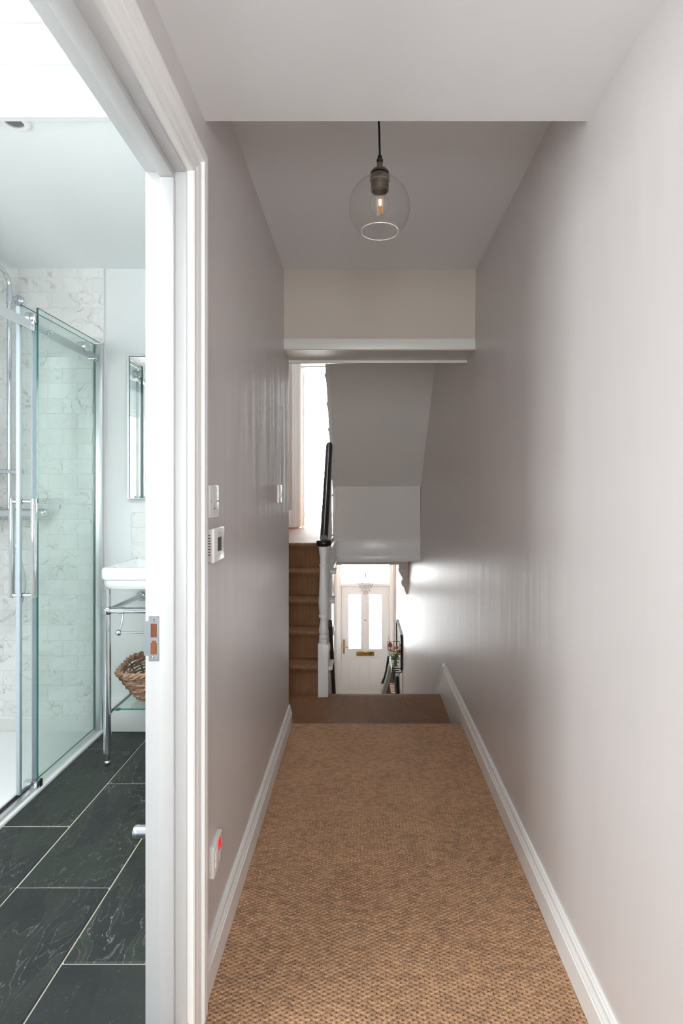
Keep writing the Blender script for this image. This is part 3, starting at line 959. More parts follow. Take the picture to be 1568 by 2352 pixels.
# ---- flight down to the hall
sd = thing('staircase', 'carpeted stairs dropping out of sight to the front hall', 'staircase', (0.15, 3.85, HF))
nd = 11; rd = (SL - HF) / nd; gd = 0.205
prd = []
for k in range(1, nd):
    yk = 3.85 + (k - 1) * gd; zk = SL - k * rd
    prd += [(yk, zk), (yk + gd - 0.02, zk), (yk + gd + 0.012, zk - 0.01), (yk + gd + 0.012, zk - 0.03), (yk + gd, zk - 0.05)]
prd += [(3.85 + (nd - 1) * gd, HF)]
ribbon('stair_carpet', prd, -0.244, XR(-1) - 0.02, SISALF, sd)
for k in range(1, nd):
    G().box(-0.244, XR(-1) - 0.015, 3.835, 3.85 + k * gd - 0.006, SL - (k + 1) * rd, SL - k * rd - 0.006).obj('step', OAK, sd)
a = Vector(P(757.5, 1448, 3.93)); b = Vector(P(767.5, 1600, 4.42)); d = (b - a)
pts = [a + d * t for t in (-0.05, 0.5, 1.0, 1.4)]
vs = []
for p_ in pts: vs += [(-0.246, p_.y, p_.z + 0.05), (-0.222, p_.y, p_.z + 0.05), (-0.218, p_.y, p_.z), (-0.246, p_.y, p_.z)]
fs = []
for i in range(3):
    for k in range(4): fs.append((4 * i + k, 4 * i + (k + 1) % 4, 4 * i + 4 + (k + 1) % 4, 4 * i + 4 + k))
fs += [(3, 2, 1, 0), (12, 13, 14, 15)]
G().add(vs, fs).obj('handrail', BROWNRAIL, spw)

# ---- flight up to the second floor: sloping soffit seen from below
su = thing('staircase', 'upper stairs seen from beneath as a sloping white soffit with cut string', 'staircase', (0.15, 5.3, UL))
SA, SB = (5.305, 1.310), (3.01, 3.520)
ss = (SB[1] - SA[1]) / (SB[0] - SA[0])
sq = [SA, SB, (SB[0], SB[1] + 0.10), (SA[0] + 0.10, SA[1] + 0.03)]
g = G(); g.add([(-0.270, y, z) for y, z in sq] + [(XR(z) - 0.0005, y, z) for y, z in sq], [(0, 1, 2, 3), (4, 5, 6, 7), (0, 1, 5, 4), (1, 2, 6, 5), (2, 3, 7, 6), (3, 0, 4, 7)])
g.obj('soffit', SOFF, su)
G().box(-0.270, XR(0.78) - 0.0005, 5.303, 5.36, UL - 0.058, 1.335).obj('end_panel', SOFF, su)
rs_, gs_ = 0.200, 0.200 / abs(ss)
yk, zk = 5.96, UL
k = 0
while yk - gs_ > 3.05:
    G().box(-0.285, 0.555, yk - gs_ - 0.03, yk, zk + rs_ - 0.03, zk + rs_).obj('tread', TRIM, su)
    G().box(-0.270, 0.555, yk - 0.02, yk, zk, zk + rs_ - 0.03).obj('riser', TRIM, su)
    # tread end with its rounded return and bracket under it
    G().bbox(-0.316, -0.288, yk - gs_ - 0.01, yk + 0.025, zk + rs_ - 0.032, zk + rs_, 0.010, 3).obj('nosing', TRIM, su)
    G().prism([(yk, zk + rs_ - 0.032), (yk - gs_ + 0.04, zk + rs_ - 0.032), (yk - gs_ + 0.05, zk + rs_ - 0.06), (yk - 0.07, zk + rs_ - 0.075), (yk - 0.05, zk + rs_ - 0.11), (yk, zk + rs_ - 0.14)], 'x', -0.308, -0.296).obj('bracket', TRIM, su)
    yk -= gs_; zk += rs_
g = G(); g.prism([(SA[0] + 0.02, SA[1] - 0.035), (SB[0], SB[1] - 0.015), (SB[0], SB[1] + 0.24), (SA[0] + 0.02, SA[1] + 0.22)], 'x', -0.296, -0.268)
g.obj('string_board', TRIM, su)
G().bbox(-0.292, -0.262, 5.30, 5.34, UL - 0.05, SA[1] + 0.1, 0.004).obj('post', TRIM, su)

# ================================================================== FRONT HALL
d1 = thing('door_1', 'white front door with two glazed panels, brass letterbox and fanlight above', 'front door', (Xp(838, YD), YD, HF), None, 'structure')
def pxbox(g, x0, x1, y0, y1, ya, yb, b=0.004, mi=0):
    xa, xb = Xp(x0, YD), Xp(x1, YD); za, zb = Zp(y1, YD), Zp(y0, YD)
    return g.bbox(xa, xb, ya, yb, za, zb, b, 2, mi)
ztopf = 0.46
# frame
fr = G()
fr.bbox(Xp(773, YD), Xp(783.2, YD), YD - 0.02, YD + 0.12, HF, ztopf, 0.004)
fr.bbox(Xp(894.3, YD), Xp(902.5, YD), YD - 0.02, YD + 0.12, HF, ztopf, 0.004)
fr.bbox(Xp(783, YD), Xp(894.5, YD), YD - 0.02, YD + 0.12, Zp(1345.6, YD), Zp(1339, YD), 0.004)
fr.bbox(Xp(783, YD), Xp(894.5, YD), YD - 0.02, YD + 0.12, ztopf - 0.06, ztopf, 0.004)
for a, b in ((783, 786.5), (891, 894.5)): fr.box(Xp(a, YD), Xp(b, YD), YD + 0.058, YD + 0.12, HF, Zp(1340, YD))
fr.box(Xp(783, YD), Xp(894.5, YD), YD + 0.058, YD + 0.12, Zp(1350, YD), Zp(1340, YD))
fr.box(Xp(783, YD), Xp(894.5, YD), YD, YD + 0.12, HF, HF + 0.02)
fr.obj('frame', UPVC, d1)
G().box(Xp(783, YD), Xp(894.5, YD), YD + 0.05, YD + 0.058, Zp(1339, YD), ztopf - 0.05).obj('fanlight_pane', FROST, d1)
# leaf: stiles, rails, panes and raised panels
yl0, yl1 = YD + 0.012, YD + 0.056
LX0, LX1 = Xp(783.8, YD), Xp(893.6, YD)
lt, lb = Zp(1347, YD), HF + 0.01
gx = (Xp(799, YD), Xp(830, YD), Xp(846.5, YD), Xp(877.5, YD))
gz0, gz1 = Zp(1492, YD), Zp(1364, YD)
pz1, pz0 = Zp(1511, YD), Zp(1590, YD)
lf = G()
for a, b in ((LX0, gx[0]), (gx[3], LX1)): lf.box(a, b, yl0, yl1, lb, lt)
lf.box(gx[0], gx[3], yl0, yl1, gz1, lt)
lf.box(gx[1], gx[2], yl0, yl1, gz0, gz1); lf.box(gx[1], gx[2], yl0, yl1, pz0, pz1)
lf.box(gx[0], gx[3], yl0, yl1, pz1, gz0)
lf.box(gx[0], gx[3], yl0, yl1, lb, pz0)
lf.box(gx[0], gx[1], yl0 + 0.012, yl1, pz0, pz1); lf.box(gx[2], gx[3], yl0 + 0.012, yl1, pz0, pz1)
leaf = lf.obj('leaf', UPVC, d1)
for a, b in ((gx[0], gx[1]), (gx[2], gx[3])):
    G().box(a, b, yl0 + 0.018, yl0 + 0.026, gz0, gz1).obj('pane', FROST, leaf)
    fm = G()
    fm.bbox(a - 0.012, a + 0.010, yl0 - 0.006, yl0 + 0.02, gz0 - 0.012, gz1 + 0.012, 0.004); fm.bbox(b - 0.010, b + 0.012, yl0 - 0.006, yl0 + 0.02, gz0 - 0.012, gz1 + 0.012, 0.004)
    fm.bbox(a, b, yl0 - 0.006, yl0 + 0.02, gz0 - 0.012, gz0 + 0.010, 0.004); fm.bbox(a, b, yl0 - 0.006, yl0 + 0.02, gz1 - 0.010, gz1 + 0.012, 0.004)
    fm.obj('bead', UPVC, leaf)
    G().bbox(a + 0.03, b - 0.03, yl0 - 0.001, yl0 + 0.02, pz0 + 0.03, pz1 - 0.03, 0.011, 2).obj('panel', UPVC, leaf)
# lever handle on its long plate
hx, hz = Xp(789.2, YD), Zp(1485, YD)
hd = G().bbox(hx - 0.014, hx + 0.014, yl0 - 0.010, yl0 + 0.002, Zp(1501.5, YD), Zp(1469, YD), 0.008, 3).obj('handle_plate', BRASS, d1)
g = G(); hz2 = Zp(1483.5, YD)
g.tube([(hx, yl0, hz2), (hx, yl0 - 0.05, hz2), (hx + 0.02, yl0 - 0.06, hz2 - 0.002), (hx + 0.09, yl0 - 0.06, hz2 - 0.01)], [0.010, 0.010, 0.010, 0.007], 10)
g.obj('lever', BRASS, hd)
lbx = G(); pxbox(lbx, 818, 859, 1497, 1506.5, yl0 - 0.012, yl0 + 0.001, 0.005)
lo = lbx.obj('letterbox', BRASS, d1)
lb2 = G(); pxbox(lb2, 821, 856, 1499, 1504.5, yl0 - 0.018, yl0 - 0.008, 0.004); lb2.obj('flap', BRASS, lo)
G().lathe([(1e-6, 0), (0.009, 0), (0.009, 0.006), (1e-6, 0.006)], (Xp(838.3, YD), yl0 - 0.005, Zp(1425, YD)), 'y', 14).obj('peephole', DARKSLOT, d1)
for yy in (1376,):
    hg = G(); pxbox(hg, 892.5, 896, yy - 8, yy + 8, yl0 - 0.03, yl0 + 0.004, 0.003); hg.obj('hinge', UPVC, d1)

# corbel under the beam
cpx = [(1405, 132), (1213, 132), (1216, 148), (1228, 172), (1212, 198), (1210, 225), (1222, 262), (1252, 318), (1292, 388), (1268, 420), (1262, 462), (1274, 500), (1318, 552), (1326, 590), (1340, 620), (1350, 665), (1372, 668), (1400, 650)]
poly = [(Xp(760 + x / 7.84, 6.70), Zp(1280 + y / 7.84, 6.70)) for x, y in cpx]
poly[0] = (XR(0.36) + 0.02, poly[0][1]); poly[-1] = (XR(0.05) + 0.02, poly[-1][1])
co = thing('corbel', 'carved white scroll corbel on the right hall wall', 'corbel', (0.53, 6.76, 0.0))
G().prism(poly, 'y', 6.70, 6.80).obj('scroll', HALLW, co)
def shrink(pl, f):
    cx = sum(p[0] for p in pl) / len(pl); cz = sum(p[1] for p in pl) / len(pl)
    return [(cx + (p[0] - cx) * f, cz + (p[1] - cz) * f) for p in pl]
G().prism(shrink(poly, 0.72), 'y', 6.692, 6.72).obj('relief', HALLW, co)

# chandelier
CY = 8.0
cxx = Xp(839.3, CY)
ch = thing('chandelier', 'small tiered crystal chandelier hanging before the front door', 'chandelier', (cxx, CY, 0.58))
g = G(); g.tube([(cxx, CY, 0.60), (cxx, CY, Zp(1312, CY))], 0.002, 6); g.obj('chain', PEWTER, ch)
G().lathe([(0.008, Zp(1326, CY)), (0.008, Zp(1318, CY)), (0.004, Zp(1316.5, CY))], (cxx, CY, 0), 'z', 10).obj('stem', PEWTER, ch)
G().lathe([(0.002, 0.60), (0.04, 0.595), (0.045, 0.585)], (cxx, CY, 0), 'z', 16).obj('ceiling_rose', PEWTER, ch)
drop = G()
drop.lathe([(1e-6, -0.052), (0.008, -0.040), (0.0095, -0.030), (0.004, -0.006), (1e-6, 0.0)], (0, 0, 0), 'z', 6)
dm = drop.mesh('crystal_drop', CRYSTAL)
for (rr, py, n, s) in ((0.116, 1330, 22, 1.0), (0.108, 1337, 20, 1.0), (0.085, 1342, 16, 1.05), (0.060, 1351, 12, 1.05), (0.032, 1358, 8, 1.0)):
    z = Zp(py, CY)
    tor = [(cxx + rr * math.cos(2 * PI * i / 32), CY + rr * math.sin(2 * PI * i / 32), z) for i in range(32)]
    G().tube(tor, 0.0026, 6, 0, True).obj('ring', PEWTER, ch)
    for i in range(n):
        a = 2 * PI * (i + 0.3) / n
        inst('crystal_drop', dm, (cxx + rr * math.cos(a), CY + rr * math.sin(a), z), ch, (0, 0, a), (s, s, s))
G().ball((cxx, CY, Zp(1371, CY)), 0.018, 0, 14, 10).obj('crystal_ball', CRYSTAL, ch)
g = G()
for i in range(4):
    a = i * PI / 4
    g.tube([(cxx + 0.116 * math.cos(a), CY + 0.116 * math.sin(a), Zp(1330, CY)), (cxx - 0.116 * math.cos(a), CY - 0.116 * math.sin(a), Zp(1330, CY))], 0.002, 5)
g.tube([(cxx, CY, Zp(1326, CY)), (cxx, CY, Zp(1368, CY))], 0.002, 5)
g.obj('frame', PEWTER, ch)

# wall mirror with wire shelf
ym0, ym1 = 7.42, 8.45
mx = XR(-1.0)
mz0, mz1 = -1.19, -0.70
def rrect(y0, y1, z0, z1, r, n=6):
    pts = []
    for cy2, cz2, a0 in ((y1 - r, z1 - r, 0), (y0 + r, z1 - r, 90), (y0 + r, z0 + r, 180), (y1 - r, z0 + r, 270)):
        for i in range(n + 1):
            a = math.radians(a0 + 90 * i / n); pts.append((cy2 + r * math.cos(a), cz2 + r * math.sin(a)))
    return pts
mi = thing('wall_mirror', 'black framed mirror with rounded corners on the right hall wall', 'mirror', (mx, (ym0 + ym1) / 2, mz0))
op = rrect(ym0, ym1, mz0, mz1, 0.09); ip = rrect(ym0 + 0.012, ym1 - 0.012, mz0 + 0.012, mz1 - 0.012, 0.08)
vs = []
for x in (mx - 0.032, mx + 0.003):
    vs += [(x, *p) for p in op]; vs += [(x, *p) for p in ip]
n = len(op); fs = []
for i in range(n):
    j = (i + 1) % n
    fs += [(i, j, n + j, n + i), (2 * n + i, 2 * n + j, j, i), (n + i, n + j, 3 * n + j, 3 * n + i)]
G().add(vs, fs).obj('frame', BLACKM, mi)
G().prism(ip, 'x', mx - 0.022, mx - 0.002).obj('mirror_glass', MIRROR, mi)
sh = thing('wire_shelf', 'black wire basket shelf below the hall mirror', 'shelf', (mx - 0.08, 7.6, -1.30))
sz = Zp(1545.5, 7.40)
sx0, sx1 = Xp(900, 7.4), mx - 0.034
g = G()
for z in (sz, sz + 0.06): g.tube([(sx1, 7.40, z), (sx0, 7.40, z), (sx0, 8.05, z), (sx1, 8.05, z)], 0.005, 6)
g.tube([(mx - 0.012, 7.40, sz + 0.25), (mx - 0.014, 7.40, sz + 0.04), (mx - 0.035, 7.40, sz), (sx0, 7.40, sz), (sx0, 7.40, sz + 0.06)], 0.006, 6)
g.tube([(mx - 0.012, 8.05, sz + 0.25), (mx - 0.014, 8.05, sz + 0.04), (mx - 0.035, 8.05, sz), (sx0, 8.05, sz)], 0.006, 6)
g.obj('wire_frame', BLACKM, sh)
for i in range(1, 8):
    y = 7.40 + 0.65 * i / 8
    G().tube([(sx0, y, sz), (sx1, y, sz)], 0.003, 5).obj('wire', BLACKM, sh)
lr = thing('letter_rack', 'small black wire rack holding letters on the hall wall', 'rack', (0.42, 8.6, -1.2))
yq = 8.55
g = G()
x0, x1 = Xp(889, yq), Xp(903, yq); z0, z1 = Zp(1496, yq), Zp(1473.5, yq)
g.tube([(x0, yq, z1), (x1, yq, z1), (x1 - 0.01, yq, z0), (x0 + 0.015, yq, z0)], 0.005, 6, 0, True)
g.tube([(x1, yq, z1), (mx, yq, z1)], 0.005, 6); g.tube([(x1, yq, z0), (mx, yq, z0)], 0.005, 6)
g.obj('wire_frame', BLACKM, lr)
G().box(x0 + 0.012, x1 - 0.012, yq + 0.006, yq + 0.016, z0 + 0.005, z1 - 0.03).obj('letter', PLASTIC, lr)
G().box(x0 + 0.012, x1 - 0.014, yq + 0.0, yq + 0.005, z1 - 0.07, z1 - 0.045).obj('card', COATB, lr)

# vase of tulips on the wire shelf
vx, vy_, vz = Xp(909, 7.55), 7.55, sz + 0.008
va = thing('flower_vase', 'clear glass vase of red, pink and cream tulips on the wire shelf', 'vase', (vx, vy_, vz))
G().lathe([(1e-6, 0.002), (0.036, 0.002), (0.040, 0.01), (0.048, 0.13), (0.050, 0.135), (0.047, 0.135), (0.037, 0.012), (1e-6, 0.010)], (vx, vy_, vz), 'z', 20).obj('vase', BULBG, va)
G().lathe([(1e-6, 0.011), (0.036, 0.012), (0.042, 0.07), (1e-6, 0.07)], (vx, vy_, vz), 'z', 16).obj('water', SHELFG, va)
rf = random.Random(11)
heads = [((895.5, 1482), PETR, 1.5), ((906, 1489), PETP, 1.0), ((912, 1488), PETR, 0.9), ((916.5, 1497), PETR, 1.1), ((897, 1494), PETR, 0.8), ((901, 1491), PETW, 1.2), ((902, 1503), PETW, 1.2), ((893, 1500), PETW, 0.9), ((910, 1500), PETW, 0.8)]
for i, ((hx_, hy_), pm, s) in enumerate(heads):
    yy = vy_ + rf.uniform(-0.06, 0.05)
    hp = Vector(P(hx_, hy_, yy)); base = Vector((vx + rf.uniform(-.02, .02), vy_, vz + 0.03)); mid = Vector((vx + (hp.x - vx) * 0.35, (vy_ + yy) / 2, vz + 0.15))
    stem = G().tube([base, mid, hp], 0.0035, 6).obj('stem', STEM, va)
    g = G()
    r = 0.020 * s
    g.lathe([(1e-6, -r), (r * 0.75, -r * 0.7), (r, 0), (r * 0.82, r * 0.9), (r * 0.35, r * 1.5), (1e-6, r * 1.35)], tuple(hp), 'z', 9)
    g.obj('flower', pm, stem)
for i in range(22):
    a = rf.uniform(0, 2 * PI); L = rf.uniform(0.09, 0.19); el = rf.uniform(0.1, 1.1)
    b0 = Vector((vx, vy_, vz + 0.12)); dr = Vector((math.cos(a) * math.cos(el), math.sin(a) * math.cos(el), math.sin(el)))
    if dr.x > 0.3: dr.x *= 0.4
    sd_ = dr.cross(Vector((0, 0, 1))).normalized() * 0.012
    t = b0 + dr * L; m_ = b0 + dr * L * 0.5 + Vector((0, 0, 0.012))
    G().add([b0, m_ + sd_, t, m_ - sd_, m_ - Vector((0, 0, 0.004))], [(0, 1, 4), (1, 2, 4), (2, 3, 4), (3, 0, 4), (0, 3, 2, 1)], 0, True).obj('leaf', LEAF, va)
tw = G().tube([(vx, vy_, vz + 0.1), Vector(P(895, 1478, vy_)), Vector(P(891.5, 1463, vy_))], 0.0025, 5).obj('twig', BROWNRAIL, va)

# coats and bag below
def coat(name, label, cat, top, rows, mat, folds, seed):
    """hanging garment: rows of (photo y, x0, x1) read at a depth, folded front to back"""
    rr = random.Random(seed)
    y0, depth = top
    n = 25; vs = []; fs = []
    for (py, xa, xb) in rows:
        ring = []
        for k in range(n):
            a = 2 * PI * k / n
            cx = (Xp(xa, y0) + Xp(xb, y0)) / 2; rx = (Xp(xb, y0) - Xp(xa, y0)) / 2
            t = (py - rows[0][0]) / (rows[-1][0] - rows[0][0])
            wob = 1 + (0.16 * t) * math.sin(folds * a + seed)
            ring.append((cx + rx * math.cos(a) * (1 if abs(math.cos(a)) > 0.8 else wob), y0 + depth * math.sin(a) * wob, Zp(py, y0)))
        vs += ring
    for i in range(len(rows) - 1):
        for k in range(n): fs.append((i * n + k, i * n + (k + 1) % n, (i + 1) * n + (k + 1) % n, (i + 1) * n + k))
    fs += [tuple(range(n)), tuple(range((len(rows) - 1) * n, len(rows) * n))]
    cx, z = vs[0][0], vs[0][2]
    o = thing(name, label, cat, (cx, y0, z))
    G().add(vs, fs, 0, True).obj('cloth', mat, o)
    G().tube([(cx, y0, z - 0.01), (cx + 0.02, y0, z + 0.03), (XR(-1.3), y0, z + 0.03)], 0.006, 6).obj('hanging_loop', BLACKM, o)
    return o
YCO = 8.18
coat('coat', 'sage grey coat hanging below the hall shelf', 'coat', (YCO, 0.10), [(1526, 892, 903), (1533, 890, 907), (1545, 888, 909), (1560, 884, 908), (1575, 879, 904), (1592, 874, 899), (1606, 871, 897)], COATG, 7, 1)
coat('coat', 'dark navy jacket sleeve hanging behind the sage coat', 'coat', (8.40, 0.04), [(1508, 889, 893), (1520, 887.5, 893), (1540, 884.5, 890), (1555, 880.5, 888), (1566, 876, 883.5), (1569, 875, 880)], COATB, 4, 2)
coat('coat', 'black coat hanging flat against the right hall wall', 'coat', (7.5, 0.09), [(1549, 908, 915), (1556, 906, 916.5), (1575, 905.5, 917), (1600, 908, 918), (1640, 908, 918)], BLACKM, 5, 3)
bn = thing('shoe_bench', 'dark slatted shoe bench beneath the hanging coats', 'bench', (Xp(905, 7.85), 7.85, HF))
bz = Zp(1587, 7.7)
for i in range(6):
    G().bbox(Xp(897, 7.7), XR(-1.9) - 0.01, 7.62 + 0.07 * i, 7.67 + 0.07 * i, bz - 0.02, bz, 0.003).obj('slat', WICK, bn)
for xx in (Xp(898, 7.7) + 0.02, XR(-2) - 0.04):
    for yy in (7.64, 8.0):
        G().bbox(xx - 0.015, xx + 0.015, yy - 0.015, yy + 0.015, HF, bz - 0.02, 0.003).obj('leg', BLACKM, bn)
for i in range(5):
    zz = bz + 0.05 + 0.03 * i
    G().bbox(Xp(903, 8.0), XR(-1.9) - 0.01, 8.02, 8.04, zz, zz + 0.018, 0.003).obj('back_slat', BLACKM, bn)
# ================================================================== CORRIDOR FITTINGS
# ---- glass pendant
PY = 1.60
pxc = Xp(871.3, PY)
pd = thing('pendant_light', 'clear glass globe pendant on a black cord with pewter lampholder', 'pendant light', (pxc, PY, 2.392))
def pz(c): return Zp(260 + c / 7.127, PY)
cxs = lambda c: Xp(760 + c / 7.127, PY)
G().lathe([(1e-6, 2.382), (0.028, 2.382), (0.031, 2.385), (0.032, 2.3915), (1e-6, 2.3915)], (pxc - 0.003, PY, 0), 'z', 24).obj('ceiling_rose', PEWTER, pd)
G().tube([(cxs(775), PY, 2.385), (cxs(779), PY, pz(120)), (cxs(786), PY, pz(230)), (cxs(790), PY, pz(330)), (cxs(792), PY, pz(480)), (cxs(796), PY, pz(600)), (cxs(797), PY, pz(720))], 0.0030, 10).obj('cord', CORD, pd)
X0 = cxs(797)
G().lathe([(0.0035, pz(690)), (0.0062, pz(700)), (0.0068, pz(750)), (0.0095, pz(765)), (0.0095, pz(790)), (0.0082, pz(805)), (0.0082, pz(825))], (X0, PY, 0), 'z', 20).obj('cord_grip', CORD, pd)
hold = G().lathe([(0.0085, pz(820)), (0.0088, pz(888)), (0.0125, pz(898)), (0.0205, pz(930)), (0.0265, pz(965)), (0.0275, pz(995)), (0.0, pz(996))], (X0, PY, 0), 'z', 28).obj('holder_cap', PEWTER, pd)
sk = G().lathe([(0.0, pz(1010)), (0.016, pz(1008)), (0.0255, pz(1020)), (0.0285, pz(1060)), (0.0288, pz(1110)), (0.0262, pz(1125)), (0.0262, pz(1275)), (0.0235, pz(1275)), (0.0235, pz(1180)), (0.0, pz(1180))], (X0, PY, 0), 'z', 32).obj('lampholder', PEWTER, pd)
G().lathe([(0.007, pz(995)), (0.007, pz(1012))], (X0, PY, 0), 'z', 12).obj('collar', PEWTER, pd)
# globe, open at the bottom
GR = 0.0892; gc = pz(1545)
prof = []
a0 = math.asin(0.0275 / GR); a1 = PI - math.asin(0.0548 / GR)
for i in range(33):
    a = a0 + (a1 - a0) * i / 32
    prof.append((GR * math.sin(a), gc + GR * math.cos(a)))
gi = [(r - 0.0015 if i not in (0,) else r, z) for i, (r, z) in enumerate(prof)]
gl = G(); gl.lathe(prof, (X0 - 0.0006, PY, 0), 'z', 56)
gl.f = [f for f in gl.f if len(f) == 4]; gl.m = gl.m[:len(gl.f)]; gl.s = gl.s[:len(gl.f)]
glo = gl.obj('globe', BULBG, pd)
rim = [(X0 + prof[-1][0] * math.cos(2 * PI * i / 64), PY + prof[-1][0] * math.sin(2 * PI * i / 64), prof[-1][1]) for i in range(64)]
def rimmat():
    m = M('glass_rim'); m.set((0.9, 0.9, 0.9, 1), 0.1, 0, 0.8, Alpha=0.75); return m.mat
G().tube(rim, 0.0013, 8, 0, True).obj('rim', rimmat(), glo)
# filament bulb
BR = 0.0297; bc = pz(1500)
bp = [(0.0135, pz(1270)), (0.0135, pz(1300)), (0.0165, pz(1345))]
for i in range(4, 21):
    a = PI * i / 20 * 0.93 + 0.22
    if a > PI: break
    bp.append((max(BR * math.sin(a), 1e-6), bc + BR * math.cos(a) * 0.98))
bp.append((1e-6, bc - BR * 0.98))
bu = G(); bu.lathe(bp, (X0, PY, 0), 'z', 36)
bulb = bu.obj('bulb', BULBG, pd)
for dx, dyy in ((-0.0075, 0.004), (0.0015, -0.006), (0.0085, 0.004), (-0.002, 0.008)):
    G().tube([(X0 + dx * 1.05, PY + dyy, pz(1370)), (X0 + dx * 0.9, PY + dyy, pz(1630))], 0.0015, 6).obj('filament', FILA, bulb)
G().tube([(X0, PY, pz(1280)), (X0, PY, pz(1650))], 0.0022, 8).obj('filament_post', BULBG, bulb)
# ---- wall plates on the left wall
def plate(name, label, cat, yc, zc, w_, h, t, mat=PLASTIC, b=0.003):
    o = thing(name, label, cat, (XL, yc, zc))
    G().bbox(XL - 0.001, XL + t, yc - w_ / 2, yc + w_ / 2, zc - h / 2, zc + h / 2, b, 3).obj('plate', mat, o)
    return o
o = plate('blank_socket', 'white outlet plate directly above the thermostat', 'wall socket', 1.441, 1.2405, 0.086, 0.085, 0.0095)
G().bbox(XL + 0.0088, XL + 0.0100, 1.425, 1.455, 1.223, 1.246, 0.0004, 1).obj('shutter', PLASTIC2, o)
for yy in (1.409, 1.474): G().lathe([(1e-6, 0.0003), (0.0030, 0.0003), (0.0030, -0.002)], (XL + 0.0095, yy, 1.2405), 'x', 12).obj('screw', GREYMARK, o)
G().bbox(XL + 0.0092, XL + 0.0102, 1.428, 1.450, 1.2205, 1.2225, 0.0004, 1).obj('slot', GREYMARK, o)
o = plate('light_switch', 'white light switch at the far end of the left corridor wall', 'light switch', 2.602, 1.2535, 0.086, 0.085, 0.0085)
G().bbox(XL + 0.0065, XL + 0.0125, 2.588, 2.616, 1.236, 1.268, 0.002).obj('rocker', PLASTIC, o)
for zz in (1.2535,):
    for yy in (2.569, 2.635): G().lathe([(1e-6, 0.0004), (0.003, 0.0004), (0.003, -0.002)], (XL + 0.0085, yy, zz), 'x', 12).obj('screw', SATIN, o)
# thermostat
th = thing('thermostat', 'white room thermostat with small grey screen on the left wall', 'thermostat', (XL, 1.455, 1.126))
G().bbox(XL - 0.001, XL + 0.010, 1.404, 1.506, 1.0835, 1.1685, 0.002).obj('back_box', PLASTIC2, th)
fc = G().bbox(XL + 0.0095, XL + 0.0185, 1.402, 1.508, 1.0815, 1.1705, 0.003, 3).obj('front_cover', PLASTIC, th)
G().box(XL + 0.018, XL + 0.0189, 1.437, 1.474, 1.108, 1.145).obj('screen', SCREEN, th)
for i in range(8):
    zz = 1.1015 + i * 0.0072
    G().box(XL + 0.0030, XL + 0.0085, 1.4032, 1.4060, zz, zz + 0.0022).obj('vent_slot', DARKSLOT, th)
for yy in (1.424, 1.487):
    for zz in (1.116, 1.126, 1.136): G().box(XL + 0.0184, XL + 0.0188, yy - 0.0012, yy + 0.0012, zz - 0.0012, zz + 0.0012).obj('key_mark', GREYMARK, th)
for k in range(4): G().box(XL + 0.0184, XL + 0.0188, 1.440 + 0.009 * k, 1.4425 + 0.009 * k, 1.0985, 1.1005).obj('key_mark', GREYMARK, th)
G().box(XL + 0.0184, XL + 0.0188, 1.448, 1.463, 1.1550, 1.1575).obj('name_mark', GREYMARK, th)
# fused spur low on the wall
fs_ = plate('fused_spur', 'white fused spur with glowing red neon above the skirting', 'wall switch', 1.462, 0.2975, 0.083, 0.083, 0.0130)
G().bbox(XL + 0.0120, XL + 0.0145, 1.464, 1.486, 0.303, 0.330, 0.001, 1).obj('neon', NEON, fs_)
G().bbox(XL + 0.0120, XL + 0.0150, 1.434, 1.458, 0.276, 0.318, 0.0015, 2).obj('rocker', PLASTIC, fs_)
for yy in (1.430, 1.494): G().lathe([(1e-6, 0.0004), (0.0028, 0.0004), (0.0028, -0.002)], (XL + 0.013, yy, 0.2975), 'x', 12).obj('screw', GREYMARK, fs_)
G().box(XL + 0.0128, XL + 0.0134, 1.467, 1.490, 0.270, 0.290).obj('fuse_carrier', PLASTIC2, fs_)

# strike plate let into the far jamb
sp_ = thing('strike_plate', 'zinc strike plate with two latch holes in the bathroom door jamb', 'strike plate', (-0.475, DJ, 0.93))
def SX(c): return Xp(300 + c / 13.07, DJ)
def SZ(c): return Zp(1380 + c / 13.07, DJ)
g = G(); ya, yb = DJ - 0.0016, DJ + 0.001
def sbox(x0, x1, y0, y1): g.box(SX(x0), SX(x1), ya, yb, SZ(y1), SZ(y0))
sbox(550, 850, 460, 610); sbox(460, 612, 610, 1640); sbox(612, 850, 610, 680); sbox(795, 850, 680, 1600); sbox(612, 795, 1095, 1190); sbox(612, 850, 1600, 1640); sbox(550, 850, 1640, 1805); sbox(612, 640, 1190, 1265); sbox(768, 795, 1190, 1265)
g.box(SX(405), SX(460), ya, yb, SZ(1640), SZ(610))
g.obj('plate', PLATE, sp_)
G().box(SX(606), SX(800), DJ - 0.0008, DJ + 0.002, SZ(1100), SZ(675)).obj('latch_hole', RAWWOOD, sp_)
G().box(SX(606), SX(800), DJ - 0.0008, DJ + 0.002, SZ(1605), SZ(1185)).obj('bolt_hole', RAWWOOD, sp_)
for cc in (560, 1705):
    s_ = G().lathe([(1e-6, -0.0008), (0.0030, -0.0010), (0.0042, 0.0), (0.0042, 0.002)], (SX(703), ya, SZ(cc)), 'y', 16).obj('screw', CHROME, sp_)
    q = G(); q.box(SX(703) - 0.0016, SX(703) + 0.0016, ya - 0.0014, ya - 0.0005, SZ(cc) - 0.0005, SZ(cc) + 0.0005); q.box(SX(703) - 0.0005, SX(703) + 0.0005, ya - 0.0014, ya - 0.0005, SZ(cc) - 0.0016, SZ(cc) + 0.0016); q.obj('screw_slot', DARKSLOT, s_)

